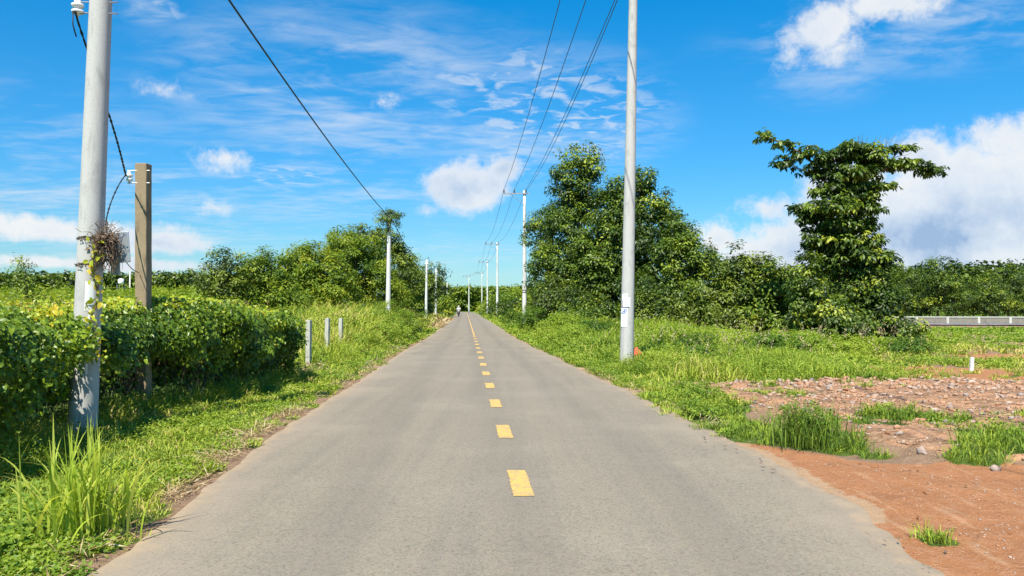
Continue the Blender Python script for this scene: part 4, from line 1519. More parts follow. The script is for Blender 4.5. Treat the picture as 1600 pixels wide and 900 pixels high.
x, y = P(128, 838)
tussock('grass_clump', 'tall lush grass clump with long upright blades at the near left road edge', (x, y, 0), 230, .80, .021, 5, .26, .6, (.05, .95), mat=M_lush, seg=8)
x, y = P(1005, 580)
tussock('grass_clump', 'dark arching grass clump at the foot of the near right pole', (x, y, 0), 150, .62, .02, 6, .2, .55, (.4, 1.0))
x, y = P(1262, 695)
tussock('grass_clump', 'dense dark green tuft standing between red earth and rubble', (x, y, 0), 520, .60, .010, 7, .40, .10, (.35, 1.0))
for (px_, py_, rr_, hh_, sd_, lb_) in [(1262, 690, .34, .42, 401, 'bushy dark weed rising out of the dense tuft by the rubble'), (1380, 660, .16, .22, 402, 'small leafy weed in the middle of the rubble'), (1240, 632, .22, .2, 403, 'leafy weed clump at the left end of the rubble'), (1090, 625, .42, .30, 404, 'bright leafy weed mound at the right road edge before the rubble'), (1095, 650, .3, .2, 405, 'low leafy weeds at the road edge nearest the red earth')]:
    x_, y_ = P(px_, py_)
    V, f, rd = crown_geo([(np.array([x_, y_, hh_ * .5]), np.array([rr_, rr_, hh_ * .55]))], .07, .035, 26, sd_, col=.35 if 'dark' in lb_ else .75, dens=1.1, up=.6)
    tag(np_obj('weed_clump', V, f, M_weed, rnd=rd), lb_, 'weed')
x, y = P(1262, 695)

x, y = P(1465, 843)
tussock('grass_clump', 'small flat green tuft alone on the red earth', (x, y, -.01), 90, .13, .008, 8, .10, .3, (.5, 1.0))
x, y = P(1585, 705)
tussock('grass_clump', 'bushy green tuft at the right edge beside the rubble', (x, y, 0), 420, .33, .010, 9, .55, .15, (.3, .9))
x, y = P(1395, 668)
tussock('grass_clump', 'low spreading green tuft in the middle of the rubble', (x, y, 0.02), 300, .24, .010, 10, .55, .25, (.3, .9))

# white marker stake
x, y = P(1518, 577)
bm = bmesh.new(); add_box(bm, (x, y, .09), (.075, .075, .40)); bmesh.ops.rotate(bm, verts=bm.verts, cent=(x, y, 0), matrix=Matrix.Rotation(R(3), 3, 'Y'))
tag(bm_obj('marker_stake', bm, M_white, bevel=.01), 'short white marker stake in the red earth at far right', 'stake')

# ------------------------------------------------------------------ right-hand trees
d = 50
tree('broadleaf_tree', 'tallest narrow topped dark tree in the right clump, left of the near pole', 'tree', W(905, 523, d) , [
    E(905, 262, 36, 32, d), E(885, 285, 24, 24, d), E(912, 305, 34, 34, d), E(890, 335, 34, 30, d), E(905, 375, 48, 40, d), E(880, 430, 50, 45, d), E(930, 430, 52, 50, d), E(895, 470, 60, 36, d)],
     M_mid, .56, .20, 78, 11, .24, col=.36, dens=1.2)
tree('broadleaf_tree', 'small rounded light crown at the left edge of the right clump', 'tree', W(852, 523, 54), [
    E(850, 345, 26, 26, 54), E(846, 372, 24, 26, 54), E(866, 330, 14, 14, 54), E(855, 410, 28, 34, 54)], M_mid, .46, .17, 66, 12, .16, dens=1.1, col=.42)
d = 48
tree('broadleaf_tree', 'wide domed tree behind the near right pole', 'tree', W(995, 525, d), [
    E(1000, 282, 20, 22, d, 1.3), E(965, 300, 22, 20, d), E(975, 315, 40, 34, d), E(1020, 330, 34, 36, d), E(1000, 370, 62, 52, d), E(955, 385, 48, 48, d), E(1045, 345, 20, 18, d),
    E(1040, 395, 45, 45, d), E(975, 445, 60, 50, d), E(945, 340, 26, 26, d), E(940, 410, 40, 40, d), E(1020, 455, 60, 44, d)], M_mid, .56, .20, 78, 13, .26, col=.45, dens=1.2)
d = 44
tree('broadleaf_tree', 'dense lower tree sloping down right of the near pole', 'tree', W(1060, 528, d), [
    E(1055, 410, 42, 46, d), E(1085, 440, 46, 48, d), E(1040, 465, 60, 50, d), E(1110, 475, 46, 46, d), E(1075, 490, 60, 40, d), E(1062, 365, 26, 28, d), E(1095, 405, 30, 26, d), E(1125, 430, 28, 26, d)], M_mid, .5, .18, 76, 14, .2, col=.42, dens=1.15)
tree('broadleaf_tree', 'leafy tree between the domed tree and the vine draped tree', 'tree', W(1150, 530, 42), [
    E(1148, 428, 36, 36, 42), E(1190, 432, 26, 24, 42), E(1125, 465, 40, 42, 42), E(1165, 470, 46, 46, 42), E(1150, 500, 60, 28, 42)], M_dark, .46, .20, 70, 15, .18, col=.65, dens=1.15)
tree('broadleaf_tree', 'low leafy tree touching the left side of the vine draped tree', 'tree', W(1205, 530, 41), [
    E(1195, 440, 34, 32, 41), E(1228, 452, 34, 34, 41), E(1210, 485, 52, 38, 41), E(1240, 490, 40, 34, 41)], M_mid, .46, .20, 70, 16, .16, col=.5, dens=1.15)
tree('bush', 'dark round bush at the left foot of the right clump', 'bush', W(880, 522, 46), [
    E(870, 470, 44, 34, 46), E(905, 485, 40, 30, 46), E(850, 490, 28, 22, 47)], M_dark, .5, .17, 60, 17, .1, col=.55, trunk='stem', crown='foliage')
tree('bush', 'grey green bush in front of the domed tree', 'bush', W(940, 523, 42), [
    E(925, 490, 48, 26, 42), E(965, 495, 40, 24, 42)], M_mid, .45, .16, 60, 18, .1, col=.3, trunk='stem', crown='foliage')
tree('bush', 'shaggy dark bush right of the near pole behind the tall grass', 'bush', W(1030, 525, 41), [
    E(1010, 488, 44, 30, 41), E(1060, 495, 50, 26, 41), E(1110, 500, 46, 24, 41)], M_dark, .45, .16, 60, 19, .1, col=.6, trunk='stem', crown='foliage')

# the tall vine-draped tree with two arms
d = 36
VE = [
    E(1196, 212, 15, 8, d), E(1222, 224, 16, 4, d), E(1256, 236, 24, 11, d), E(1228, 252, 22, 7, d), E(1270, 262, 22, 10, d),
    E(1335, 234, 30, 12, d, 1.2), E(1300, 246, 26, 10, d, 1.2), E(1360, 250, 28, 14, d, 1.2), E(1392, 258, 26, 7, d), E(1425, 256, 26, 8, d), E(1455, 266, 24, 8, d), E(1400, 232, 18, 4, d), E(1425, 228, 10, 4, d),
    E(1385, 290, 16, 6, d), (*E(1318, 272, 40, 14, d), 'tip'), E(1292, 296, 26, 10, d, 1.1), E(1350, 284, 26, 16, d), E(1335, 304, 34, 12, d),
    E(1292, 326, 50, 12, d, 1.1), E(1345, 328, 30, 16, d), E(1268, 342, 22, 8, d), E(1318, 352, 46, 12, d), E(1360, 350, 16, 10, d), E(1300, 376, 44, 14, d), E(1350, 378, 26, 14, d), E(1265, 385, 12, 8, d),
    E(1330, 402, 46, 14, d), E(1285, 408, 30, 16, d), E(1378, 405, 20, 12, d), E(1345, 430, 40, 16, d)]
ARM = [0, 1, 2, 3, 4, 8, 9, 10, 11, 12, 13]
vt = tree('vine_draped_tree', 'tall vine draped tree with two outstretched leafy arms', 'tree', W(1320, 533, d), [e for k_, e in enumerate(VE) if k_ not in ARM],
    M_vine, .28, .22, 26, 21, .30, limbs=0, up=.7, droop=.6, ratio=.5, hexa=True, squash=.5, inner=.6, col=.38, colvar=.30, dens=1.0)
V, f, rd = crown_geo([VE[k_] for k_ in ARM], .15, .20, 10, 23, up=.7, droop=.5, ratio=.52, hexa=True, squash=.45, inner=.25, col=.38, colvar=.25, dens=.55)
np_obj('arm_foliage', V, f, M_vine, vt, rd)
bm = bmesh.new(); rr = random.Random(14)
for path, r0_ in [([(1318, 330), (1300, 285), (1280, 262), (1256, 240), (1222, 224), (1190, 212)], .085), ([(1322, 320), (1345, 280), (1375, 266), (1410, 262), (1440, 262), (1478, 266)], .085),
                 ([(1322, 300), (1350, 262), (1385, 240), (1425, 228)], .06), ([(1300, 290), (1262, 268), (1225, 253)], .05), ([(1345, 300), (1365, 295), (1396, 290)], .05), ([(1320, 300), (1325, 262), (1340, 225)], .07)]:
    add_tube(bm, [W(a_, b_, d) + Vector((0, rr.uniform(-.15, .15), 0)) for a_, b_ in path], [r0_ * (1 - .75 * k_ / (len(path) - 1)) for k_ in range(len(path))], 7)
bm_obj('limbs', bm, M_bark, vt, smooth=True)
tree('vine_thicket', 'mass of creeper at the foot of the tall vine draped tree', 'thicket', W(1310, 533, 35), [
    E(1262, 425, 20, 32, 35), E(1258, 470, 30, 40, 35), E(1290, 500, 46, 36, 35), E(1330, 470, 34, 30, 35.5), E(1370, 455, 26, 36, 35), E(1375, 490, 38, 36, 35), E(1330, 510, 80, 28, 35, .8), E(1395, 518, 40, 20, 34, .8), E(1415, 538, 30, 12, 32)],
    M_vine, .34, .16, 52, 22, .12, col=.45, colvar=.28, trunk='stem', crown='foliage', up=.3, droop=.8, ratio=.6)
# bare twigs above the right arm
bm = bmesh.new(); rr = random.Random(4)
for i in range(26):
    s = W(1345 + rr.uniform(-5, 50), 252, d)
    p = [s]
    ang = rr.uniform(-.4, 1.1)
    for j in range(5):
        ang += rr.uniform(-.35, .35)
        p.append(p[-1] + Vector((math.sin(ang), rr.uniform(-.4, .4), math.cos(ang) * .9)) * .26)
    add_tube(bm, p, [.02, .017, .014, .011, .008, .005], 5)
bm_obj('bare_twigs', bm, M_bark, vt)

# bushes beyond the second pole along the right
for i, (px, py, rx, ry_, d, lab, mat) in enumerate([
    (835, 482, 34, 20, 62, 'grey green bush just right of the second right pole', M_mid),
    (800, 478, 26, 14, 95, 'dark low bush left of the second right pole', M_dark),
    (775, 476, 18, 14, 120, 'bush at the foot of the third right pole', M_mid),
    (757, 478, 14, 12, 150, 'bush at the foot of the fourth right pole', M_lite),
    (815, 465, 26, 14, 140, 'taller bright bush far behind the second right pole', M_lite),
    (785, 464, 24, 12, 175, 'tree top seen between the second and third right poles', M_mid)]):
    tree('bush', lab, 'bush', W(px, 480 + 1920 / d, d), [E(px - rx * .4, py + 4, rx * .6, ry_ * .7, d), E(px + rx * .3, py - 2, rx * .65, ry_, d), E(px, py + 6, rx * .9, ry_ * .8, d)],
         mat, .5 * d / 60, .18 * d / 60, 45, 30 + i, .1, col=.55, trunk='stem', crown='foliage', limbs=4)

# far row of trees behind the low wall, right
labs = 'even dark plantation tree behind the low wall at far right'
row = []
protos = []
for v in range(4):
    d = 95
    hh = 6.3 + .5 * (v % 3)
    base = Vector((0, 0, 0))
    rv = np.random.default_rng(200 + v)
    ells = [(np.array([rv.normal(0, .4), rv.normal(0, .4), hh * .80]), np.array([1.5, 1.5, 1.35])), (np.array([.9, 0, hh * .55]), np.array([1.5, 1.5, 1.2])),
            (np.array([-.9, .4, hh * .52]), np.array([1.5, 1.5, 1.3])), (np.array([0, -.3, hh * .32]), np.array([1.7, 1.6, 1.3]))]
    o = empty('plantation_tree', (0, 0, 0), labs, 'tree', 'row of trees behind the low wall')
    V, f, rd = crown_geo(ells, .55, .26, 34, 210 + v, col=.45, dens=.8)
    np_obj('crown', V, f, M_mid, o, rd)
    bm_obj('trunk', trunk_bm((0, 0, 0), ells, .13, 220 + v, 5), M_bark, o, smooth=True)
    protos.append(o)
spots = []
rr = random.Random(8)
for i in range(22):
    px = 1385 + i * 13.5
    dd = 92 + rr.uniform(-4, 5) if i % 2 == 0 else 101 + rr.uniform(-3, 5)
    spots.append(((px - 800) / FPX * dd, dd, rr.uniform(.66, .90) * (1.14 if px < 1480 else 1)))
for i, (x, y, s) in enumerate(spots):
    src = protos[i % 4]
    if i < 4:
        o = src
    else:
        o = src.copy(); C.objects.link(o)
        for ch in src.children:
            c_ = ch.copy(); C.objects.link(c_); c_.parent = o
    o.location = (x, y, -.1); o.rotation_euler = (0, 0, rr.uniform(0, 6.28)); o.scale = (s, s, s)

# low wall and lane at far right
wall = empty('low_wall', (42, 74, 0), 'long low concrete wall with posts in front of the far right trees', 'wall')
bmw_ = bmesh.new(); bmc = bmesh.new(); bmpp = []
A_ = Vector((34.0, 74.5, 0)); B_ = Vector((62, 70, 0))
u = (B_ - A_).normalized(); rotw = Matrix.Rotation(math.atan2(u.y, u.x), 3, 'Z'); L = (B_ - A_).length
add_box(bmw_, (A_ + B_) / 2 + Vector((0, 0, .25)), (L, .12, .62), rotw)
add_box(bmc, (A_ + B_) / 2 + Vector((0, 0, .62)), (L + .1, .22, .09), rotw)
bm_obj('panel', bmw_, concrete_mat('stained_wall', (.13, .12, .10), (.26, .24, .2), (.07, .065, .05), .7), wall)
bm_obj('coping', bmc, M_stub, wall)
k_ = 0
while k_ * 2.6 < L:
    c_ = A_ + u * k_ * 2.6
    bm = bmesh.new(); add_box(bm, c_ + Vector((0, -.03, .3)), (.2, .24, .7), rotw); bm_obj('wall_post', bm, M_stub, wall)
    k_ += 1
bm = bmesh.new(); add_box(bm, (A_ + B_) / 2 + Vector((0, -.75, -.02)), (L, 1.2, .14), rotw); bm_obj('footing', bm, M_conc_far, wall)
V = np.array([[30, 68.5, .10], [70, 60.5, .10], [70, 66.5, .10], [30, 73.0, .10]])
np_obj('lane', V, [np.array([[0, 1, 2, 3]])], plain('dark_asphalt', (.14, .14, .16), .8), )
bpy.data.objects['lane']['kind'] = 'structure'
V = np.array([[30, 68.0, .12], [70, 60.0, .12], [70, 60.5, .12], [30, 68.5, .12]])
np_obj('lane_kerb', V, [np.array([[0, 1, 2, 3]])], M_conc_far)
bpy.data.objects['lane_kerb']['kind'] = 'structure'

# ------------------------------------------------------------------ left-hand trees
tree('small_tree', 'airy dark leaved small tree at the left end of the left clump', 'tree', W(345, 530, 34), [
    E(350, 405, 20, 20, 34), E(335, 430, 26, 26, 34), E(365, 440, 30, 34, 34), E(335, 465, 32, 30, 34)], M_dark, .34, .12, 60, 41, .1, col=.75, dens=1.1, colvar=.25)
tree('small_tree', 'rounded fresh green tree second from left in the left clump', 'tree', W(405, 530, 35), [
    E(393, 415, 26, 22, 35), E(425, 425, 30, 28, 35), E(395, 450, 36, 34, 35), E(440, 465, 40, 30, 35)], M_lite, .36, .13, 66, 42, .12, col=.42, dens=1.2)
tree('mango_tree', 'yellow green domed tree in the middle of the left clump', 'tree', W(490, 525, 41), [
    E(462, 410, 26, 22, 41), E(482, 395, 20, 18, 41), E(500, 425, 44, 36, 41), E(460, 450, 44, 38, 41), E(520, 465, 44, 34, 41)], M_lite, .42, .19, 62, 43, .18, col=.55, ratio=.4, dens=1.2)
tree('mango_tree', 'larger green tree with dark hollow left of the creeper topped pole', 'tree', W(560, 523, 49), [
    E(540, 385, 30, 24, 49), E(575, 400, 34, 30, 49), E(545, 425, 48, 38, 49), E(585, 440, 40, 36, 49)], M_lite, .44, .20, 62, 44, .2, col=.36, ratio=.4, dens=1.2)
tree('feathery_tree', 'tall feathery blue green tree rising behind the left clump', 'tree', W(548, 512, 58), [
    E(535, 368, 20, 14, 58), E(560, 362, 20, 14, 58), E(545, 385, 34, 22, 58)], M_dark, .45, .17, 40, 45, .14, col=.9, dens=1.0)
tree('broadleaf_tree', 'tall dark tree directly behind the creeper topped pole', 'tree', W(612, 512, 60), [
    E(590, 372, 20, 16, 60), E(610, 378, 18, 18, 60), E(620, 402, 20, 22, 60), E(600, 410, 34, 34, 60), E(630, 430, 24, 30, 60)], M_dark, .55, .2, 75, 46, .2, col=.7, dens=1.15)
tree('bush', 'bright yellow green bush around the foot of the creeper topped pole', 'bush', W(585, 520, 50), [
    E(572, 452, 30, 20, 50), E(620, 462, 24, 20, 50), E(590, 478, 50, 18, 50)], M_lite, .45, .17, 55, 47, .1, col=.65, trunk='stem', crown='foliage', ratio=.4)
for i, (px, py, rx, ry_, d, lab, mat) in enumerate([
    (640, 438, 24, 38, 90, 'leafy roadside tree just right of the creeper topped pole', M_mid),
    (664, 447, 21, 34, 102, 'dark tree behind the pole by the dry shoulder', M_dark),
    (684, 452, 16, 34, 128, 'dark rounded tree beyond the pole by the dry shoulder', M_dark),
    (693, 464, 11, 22, 160, 'last dark tree of the left row before the bend', M_mid),
    (697, 478, 12, 12, 118, 'small bright bush at the left road edge before the bend', M_lite),
    (652, 478, 26, 18, 93, 'dark low bush behind the pole by the dry shoulder', M_dark)]):
    tree('roadside_tree' if ry_ > 20 else 'bush', lab, 'tree' if ry_ > 20 else 'bush', W(px, 480 + 1920 / d, d),
         [E(px, py - ry_ * .5, rx * .75, ry_ * .55, d), E(px - rx * .35, py, rx * .7, ry_ * .6, d), E(px + rx * .35, py + 4, rx * .7, ry_ * .6, d), E(px, py + ry_ * .5, rx, ry_ * .6, d)],
         mat, .42 * d / 60, .17 * d / 60, 60, 50 + i, .14, col=.6, limbs=5, dens=1.1)
tree('sapling', 'slender young tree standing above the scrub at far left', 'sapling', W(38, 532, 30), [
    E(38, 412, 9, 12, 30), E(34, 435, 20, 16, 30), E(45, 462, 28, 22, 30)], M_mid, .3, .10, 40, 61, .05, col=.6, dens=.8)
# the ball of creeper on the second left pole
x = (606 - 800) / FPX * 45
tp = empty('creeper_ball', (x, 45, 6.3), 'untidy ball of green creeper growing over a pole top', 'creeper')
V, f, rd = crown_geo([(np.array([x + .05, 44.95, 6.5]), np.array([.42, .4, .42])), (np.array([x - .4, 45, 6.25]), np.array([.32, .3, .18])), (np.array([x + .5, 45, 6.55]), np.array([.38, .3, .16])), (np.array([x, 44.9, 6.0]), np.array([.2, .2, .4])), (np.array([x - .45, 45, 6.0]), np.array([.12, .12, .25])), (np.array([x + .6, 45, 6.2]), np.array([.12, .12, .25]))],
                     .2, .10, 34, 62, col=.5, dens=1.0)
np_obj('leaves', V, f, M_mid, tp, rd)
bm = bmesh.new()
for i in range(26):
    a_ = rr.uniform(0, 6.28); L_ = rr.uniform(.4, .9)
    add_tube(bm, [(x + math.cos(a_) * L_ * t, 45 + math.sin(a_) * L_ * t * .6, 6.5 + math.sin(t * 2.6) * .3 * rr.uniform(.2, 1.2)) for t in (0, .3, .6, 1)], .012, 4)
bm_obj('tendrils', bm, M_gstem, tp)

# weeds mounded on the left bank
def mound(name, label, ells, mat, rs, leaf, per, seed, **kw):
    V, f, rd = crown_geo(ells, rs, leaf, per, seed, **kw)
    return tag(np_obj(name, V, f, mat, rnd=rd), label, 'undergrowth', kind='stuff')


d = 33
mound('undergrowth', 'green weeds and creepers mounded on the left bank', [
    E(560, 503, 36, 20, 36), E(606, 492, 36, 18, 40), E(585, 500, 40, 18, 37), E(595, 518, 44, 18, 32), E(520, 515, 36, 20, 31), E(634, 504, 24, 20, 39), E(470, 502, 36, 20, 33), E(560, 532, 36, 10, 28), E(655, 494, 16, 16, 48), E(500, 497, 40, 16, 37), E(640, 520, 20, 12, 35)],
    M_weed, .24, .085, 42, 71, col=.65, colvar=.3, up=.8)
mound('undergrowth', 'dark low leafy weeds on the right verge in front of the trees', [
    E(830, 497, 26, 16, 44), E(930, 512, 30, 14, 34), E(1085, 538, 36, 16, 25), E(1200, 538, 40, 16, 27), E(1100, 554, 30, 11, 22), E(1420, 543, 36, 14, 27), E(1290, 578, 34, 9, 19), E(800, 496, 16, 12, 60), E(940, 543, 22, 11, 26)],
    M_weed, .20, .10, 36, 72, col=.12, colvar=.15, up=.8)
mound('undergrowth', 'fresh light leafy weeds on the right verge among the tall grass', [
    E(880, 504, 36, 16, 38), E(1040, 525, 50, 19, 29), E(1130, 530, 50, 16, 29), E(1260, 534, 50, 16, 29), E(1340, 543, 50, 16, 28), E(1180, 573, 30, 9, 19.5), E(1350, 563, 30, 11, 22), E(1010, 558, 22, 11, 22), E(1470, 528, 30, 11, 33), E(1060, 548, 34, 14, 25), E(1230, 528, 50, 12, 31), E(900, 520, 26, 10, 32)],
    M_weed, .20, .09, 36, 74, col=.95, colvar=.15, up=.8)
# feathery pale seed heads
r = np.random.default_rng(310)
n_ = 420
X = r.uniform(3, 16, n_); Y = r.uniform(17, 32, n_)
k = (green_w(X, Y) > .5) & (fbm(X, Y, 2.2, 311) > .47)
X, Y = X[k], Y[k]; n_ = len(X)
hh = r.uniform(.45, .8, n_); G = ground_h(X, Y)
per = 14
t_ = r.random((n_, per, 1))
lx = r.normal(0, .10, (n_, 1, 2))
pt = np.concatenate([np.stack([X, Y], -1)[:, None] + lx * (1 + t_) + r.normal(0, .012, (n_, per, 2)), (G + hh)[:, None, None] + t_ * .22], -1).reshape(-1, 3)
V, f, kk = leaves_geo(pt, r.normal(0, 1, pt.shape), r.uniform(.03, .07, len(pt)), np.tile([0, 0, 1.0], (len(pt), 1)) + r.normal(0, .3, pt.shape), .3, r=r)
tag(np_obj('seed_heads', V, f, M_straw, rnd=np.repeat(r.uniform(.5, 1, len(pt)), kk)), 'pale feathery seed heads standing over the right verge grass', 'seed heads', kind='stuff')
tree('bush', 'small round dark bush near the left road edge on the bank', 'bush', W(650, 530, 38), [E(648, 510, 14, 13, 38), E(640, 514, 14, 10, 38)], M_dark, .25, .1, 45, 73, .04, col=.8, trunk='stem', crown='foliage', limbs=3)

# grey green plumes of taller grass, right
# scrub field beyond the hedge
r = np.random.default_rng(301)
parts = []
for (y0_, y1_, x0_, x1_, n_, lf, sr) in [(10, 22, -18, -6.4, 900, .10, .30), (22, 45, -34, -9.5, 1500, .15, .45), (45, 90, -62, -15, 1700, .24, .75)]:
    X = r.uniform(x0_, x1_, n_); Y = r.uniform(y0_, y1_, n_)
    k = in_view(X, Y, 1.15) & (X < -.14 * Y - 4.2)
    X, Y = X[k], Y[k]; n_ = len(X)
    top = np.interp(Y, [8, 20, 45, 90], [1.15, 1.5, 2.3, 3.4]) * (.72 + .5 * fbm(X, Y, 3.5, 302))
    per = 40
    dd = sph(n_ * per, r).reshape(n_, per, 3)
    c_ = np.stack([X, Y, top - sr * r.uniform(0, 2.5, n_) * (top > 1)], -1)
    pt = c_[:, None] + dd * (r.random((n_, per, 1)) ** .5) * sr * np.array([1, 1, .8])
    nn = dd + np.array([0, 0, 1.0]) + r.normal(0, .5, dd.shape)
    V, f, kk = leaves_geo(pt.reshape(-1, 3), nn.reshape(-1, 3), lf * r.uniform(.6, 1.4, n_ * per), None, .45, r=r)
    cc = np.clip(np.repeat(.25 + .6 * fbm(X, Y, 5, 303) + r.normal(0, .14, n_), per) + r.normal(0, .1, n_ * per), 0, 1)
    parts.append((V, f, np.repeat(cc, kk)))
Vs = merge(parts)
tag(np_obj('scrub', *Vs[:2], M_lite, rnd=Vs[2]), 'yellow green scrub filling the field beyond the hedge', 'scrub', kind='stuff')


# distant woods
def wood(name, label, pts, depth, htop, n, leaf, sr, seed, mat, col=.4):
    r = np.random.default_rng(seed)
    (xa, ya), (xb, yb) = pts
    t = r.random(n); q = r.random(n)
    X = xa + (xb - xa) * t; Y = ya + (yb - ya) * t + q * depth
    cx = np.floor(X / (sr * 3.2)); hh = htop * (.82 + .3 * fbm(X, Y, sr * 3.5, seed) + .10 * vnoise(cx, cx * 0, 1, seed))
    Z = hh * (1 - .9 * r.random(n) ** 1.8)
    per = 30
    dd = sph(n * per, r).reshape(n, per, 3)
    pt = np.stack([X, Y, Z], -1)[:, None] + dd * sr * r.random((n, per, 1)) ** .4
    nn = dd + np.array([0, 0, .8]) + r.normal(0, .5, dd.shape)
    V, f, kk = leaves_geo(pt.reshape(-1, 3), nn.reshape(-1, 3), leaf * r.uniform(.6, 1.4, n * per), None, .6, r=r)
    cc = np.clip(np.repeat(col + r.normal(0, .18, n), per) + r.normal(0, .1, n * per), 0, 1)
    return tag(np_obj(name, V, f, mat, rnd=np.repeat(cc, kk)), label, 'wood', kind='stuff')


wood('distant_wood', 'far dark plantation along the horizon beyond the left field', ((-175, 250), (-60, 250)), 30, 10.2, 2600, 1.2, 2.0, 401, M_dark, .6)
wood('distant_wood', 'wood closing off the road where it bends out of sight', ((-42, 285), (25, 275)), 20, 7.3, 1700, .9, 1.5, 402, M_mid, .6)
wood('distant_wood', 'distant treetops behind the far right row of trees', ((60, 170), (150, 160)), 20, 9.0, 900, 1.0, 1.8, 403, M_dark, .5)

# small far things at left: mast and tank on the horizon
x = (203 - 800) / FPX * 110
bm = bmesh.new(); add_tube(bm, [(x, 110, 0), (x, 110, 6.4)], [.11, .07], 10); o = bm_obj('mast', bm, M_conc_far, smooth=True)
tag(o, 'thin pale mast standing in the scrub between pole and post', 'mast')
x = (178 - 800) / FPX * 110
tk = empty('water_tank', (x, 112, 0), 'small white water tank on a stand far beyond the scrub', 'tank')
bm = bmesh.new(); add_tube(bm, [(x, 112, 4.7), (x, 112, 4.8), (x, 112, 5.3), (x, 112, 5.42)], [.32, .38, .38, .15], 18); bm_obj('drum', bm, M_tank, tk, smooth=True)
for sx in (-.4, .4):
    for sy in (-.4, .4):
        bm = bmesh.new(); add_tube(bm, [(x + sx, 112 + sy, 0), (x + sx * .9, 112 + sy * .9, 4.6)], .05, 6); bm_obj('leg', bm, M_steel, tk)

# ------------------------------------------------------------------ motorbike and rider
mx, my = -8.6, 132.0
mb = empty('motorbike', (mx, my, 0), 'small dark motorbike coming along the road in the left lane', 'motorbike')


def torus(bm, c, R0, r0, axis_='X', n=22, k=8):
    rings = []
    for i in range(n):
        a = 2 * math.pi * i / n
        ring = []
        for j in range(k):
            b = 2 * math.pi * j / k
            rad = R0 + r0 * math.cos(b)
            ring.append(bm.verts.new((c[0] + r0 * math.sin(b), c[1] + rad * math.cos(a), c[2] + rad * math.sin(a))))
        rings.append(ring)
    for i in range(n):
        for j in range(k):
            bm.faces.new((rings[i][j], rings[i][(j + 1) % k], rings[(i + 1) % n][(j + 1) % k], rings[(i + 1) % n][j]))


for dy in (-.62, .62):
    bm = bmesh.new(); torus(bm, (mx, my + dy, .30), .25, .05); wo_ = bm_obj('wheel', bm, M_rubber, mb, smooth=True)
    bm = bmesh.new()
    for k_ in range(10):
        a_ = k_ * math.pi / 5; add_tube(bm, [(mx, my + dy, .3), (mx, my + dy + math.cos(a_) * .22, .3 + math.sin(a_) * .22)], .006, 4)
    torus(bm, (mx, my + dy, .30), .21, .015)
    bm.verts.ensure_lookup_table()
    s_ = bm_obj('rim', bm, M_steel, mb); s_.parent = wo_
bm = bmesh.new()
add_tube(bm, [(mx, my - .15, .42), (mx, my + .2, .48), (mx, my + .55, .62), (mx, my + .8, .70)], [.10, .15, .12, .05], 12)
add_tube(bm, [(mx, my - .15, .40), (mx, my - .35, .60), (mx, my - .42, .85)], [.09, .13, .10], 12)
add_box(bm, (mx, my - .62, .60), (.11, .34, .03))
bm_obj('body', bm, M_blackp, mb, smooth=True)
bm = bmesh.new(); add_box(bm, (mx, my + .28, .74), (.24, .66, .10)); bm_obj('seat', bm, M_rubber, mb, bevel=.03)
bm = bmesh.new(); add_tube(bm, [(mx - .33, my - .30, .98), (mx - .12, my - .40, .95), (mx + .12, my - .40, .95), (mx + .33, my - .30, .98)], .016, 8); bm_obj('handlebar', bm, M_steel, mb)
bm = bmesh.new()
for sx in (-.07, .07): add_tube(bm, [(mx + sx, my - .62, .30), (mx + sx, my - .42, .85)], .02, 8)
bm_obj('fork', bm, M_steel, mb)
bm = bmesh.new(); bmesh.ops.create_uvsphere(bm, u_segments=16, v_segments=10, radius=.09, matrix=Matrix.Translation((mx, my - .50, .86))); bm_obj('headlight', bm, M_porc, mb, smooth=True)
for sx in (-1, 1):
    bm = bmesh.new(); add_tube(bm, [(mx + sx * .2, my - .36, .97), (mx + sx * .27, my - .36, 1.12)], .008, 6); add_box(bm, (mx + sx * .28, my - .37, 1.14), (.11, .02, .07)); bm_obj('mirror', bm, M_blackp, mb)


def skin(name, joints, edges, mat, parent=None, root=0):
    me = bpy.data.meshes.new(name)
    me.from_pydata([Vector(j[0]) - (parent.location if parent else Vector()) for j in joints], edges, [])
    o = bpy.data.objects.new(name, me); C.objects.link(o)
    if parent: o.parent = parent
    md = o.modifiers.new('skin', 'SKIN'); md.use_smooth_shade = True
    for i, j in enumerate(joints):
        rr_ = j[1]; me.skin_vertices[0].data[i].radius = (rr_, rr_) if not hasattr(rr_, '__len__') else rr_
    me.skin_vertices[0].data[root].use_root = True
    o.modifiers.new('sub', 'SUBSURF').levels = 2
    o.modifiers['sub'].render_levels = 2
    me.materials.append(mat)
    return o


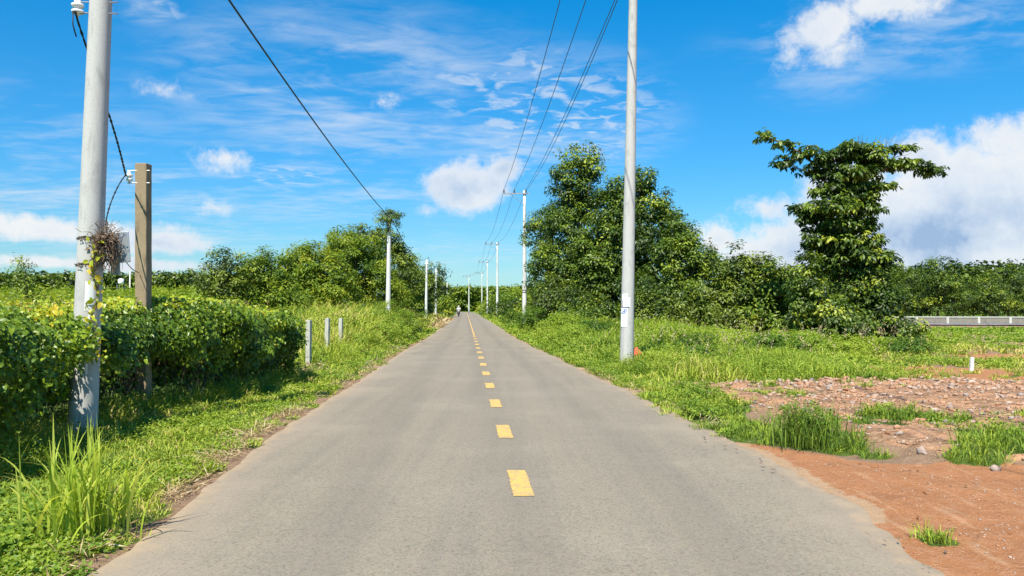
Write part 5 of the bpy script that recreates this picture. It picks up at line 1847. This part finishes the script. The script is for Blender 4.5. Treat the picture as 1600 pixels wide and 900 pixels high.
rd_ = empty('person', (mx, my + .15, .78), 'person in a pale shirt and white helmet riding the motorbike', 'person')
J = lambda x, y, z: (mx + x, my + y, z)
body = skin('body', [(J(0, .18, .86), (.17, .13)), (J(0, .16, 1.08), (.15, .11)), (J(0, .12, 1.30), (.19, .12)), (J(0, .09, 1.43), .065), (J(0, .05, 1.58), .095),
              (J(-.20, .10, 1.36), .065), (J(-.27, -.08, 1.16), .045), (J(-.30, -.30, 1.00), .035), (J(.20, .10, 1.36), .065), (J(.27, -.08, 1.16), .045), (J(.30, -.30, 1.00), .035),
              (J(-.12, .1, .82), .09), (J(-.17, -.25, .72), .07), (J(-.16, -.10, .34), .045), (J(-.16, -.22, .28), .04), (J(.12, .1, .82), .09), (J(.17, -.25, .72), .07), (J(.16, -.10, .34), .045), (J(.16, -.22, .28), .04)],
     [(0, 1), (1, 2), (2, 3), (3, 4), (2, 5), (5, 6), (6, 7), (2, 8), (8, 9), (9, 10), (0, 11), (11, 12), (12, 13), (13, 14), (0, 15), (15, 16), (16, 17), (17, 18)], M_skin, rd_)
skin('shirt', [(J(0, .18, .92), (.185, .145)), (J(0, .16, 1.08), (.17, .13)), (J(0, .12, 1.30), (.21, .14)), (J(0, .10, 1.40), .09), (J(-.21, .10, 1.36), .082), (J(-.27, -.08, 1.16), .06), (J(-.29, -.20, 1.07), .05),
               (J(.21, .10, 1.36), .082), (J(.27, -.08, 1.16), .06), (J(.29, -.20, 1.07), .05)], [(0, 1), (1, 2), (2, 3), (2, 4), (4, 5), (5, 6), (2, 7), (7, 8), (8, 9)], M_cloth, rd_)
skin('trousers', [(J(0, .18, .86), (.19, .15)), (J(-.12, .1, .82), .105), (J(-.17, -.25, .72), .085), (J(-.16, -.11, .38), .06), (J(.12, .1, .82), .105), (J(.17, -.25, .72), .085), (J(.16, -.11, .38), .06)],
     [(0, 1), (1, 2), (2, 3), (0, 4), (4, 5), (5, 6)], M_trouser, rd_)
bm = bmesh.new(); bmesh.ops.create_uvsphere(bm, u_segments=20, v_segments=14, radius=.135, matrix=Matrix.Translation(J(0, .06, 1.64)))
bmesh.ops.delete(bm, geom=[v for v in bm.verts if v.co.z < 1.585], context='VERTS')
bm_obj('helmet', bm, M_white, rd_, smooth=True)
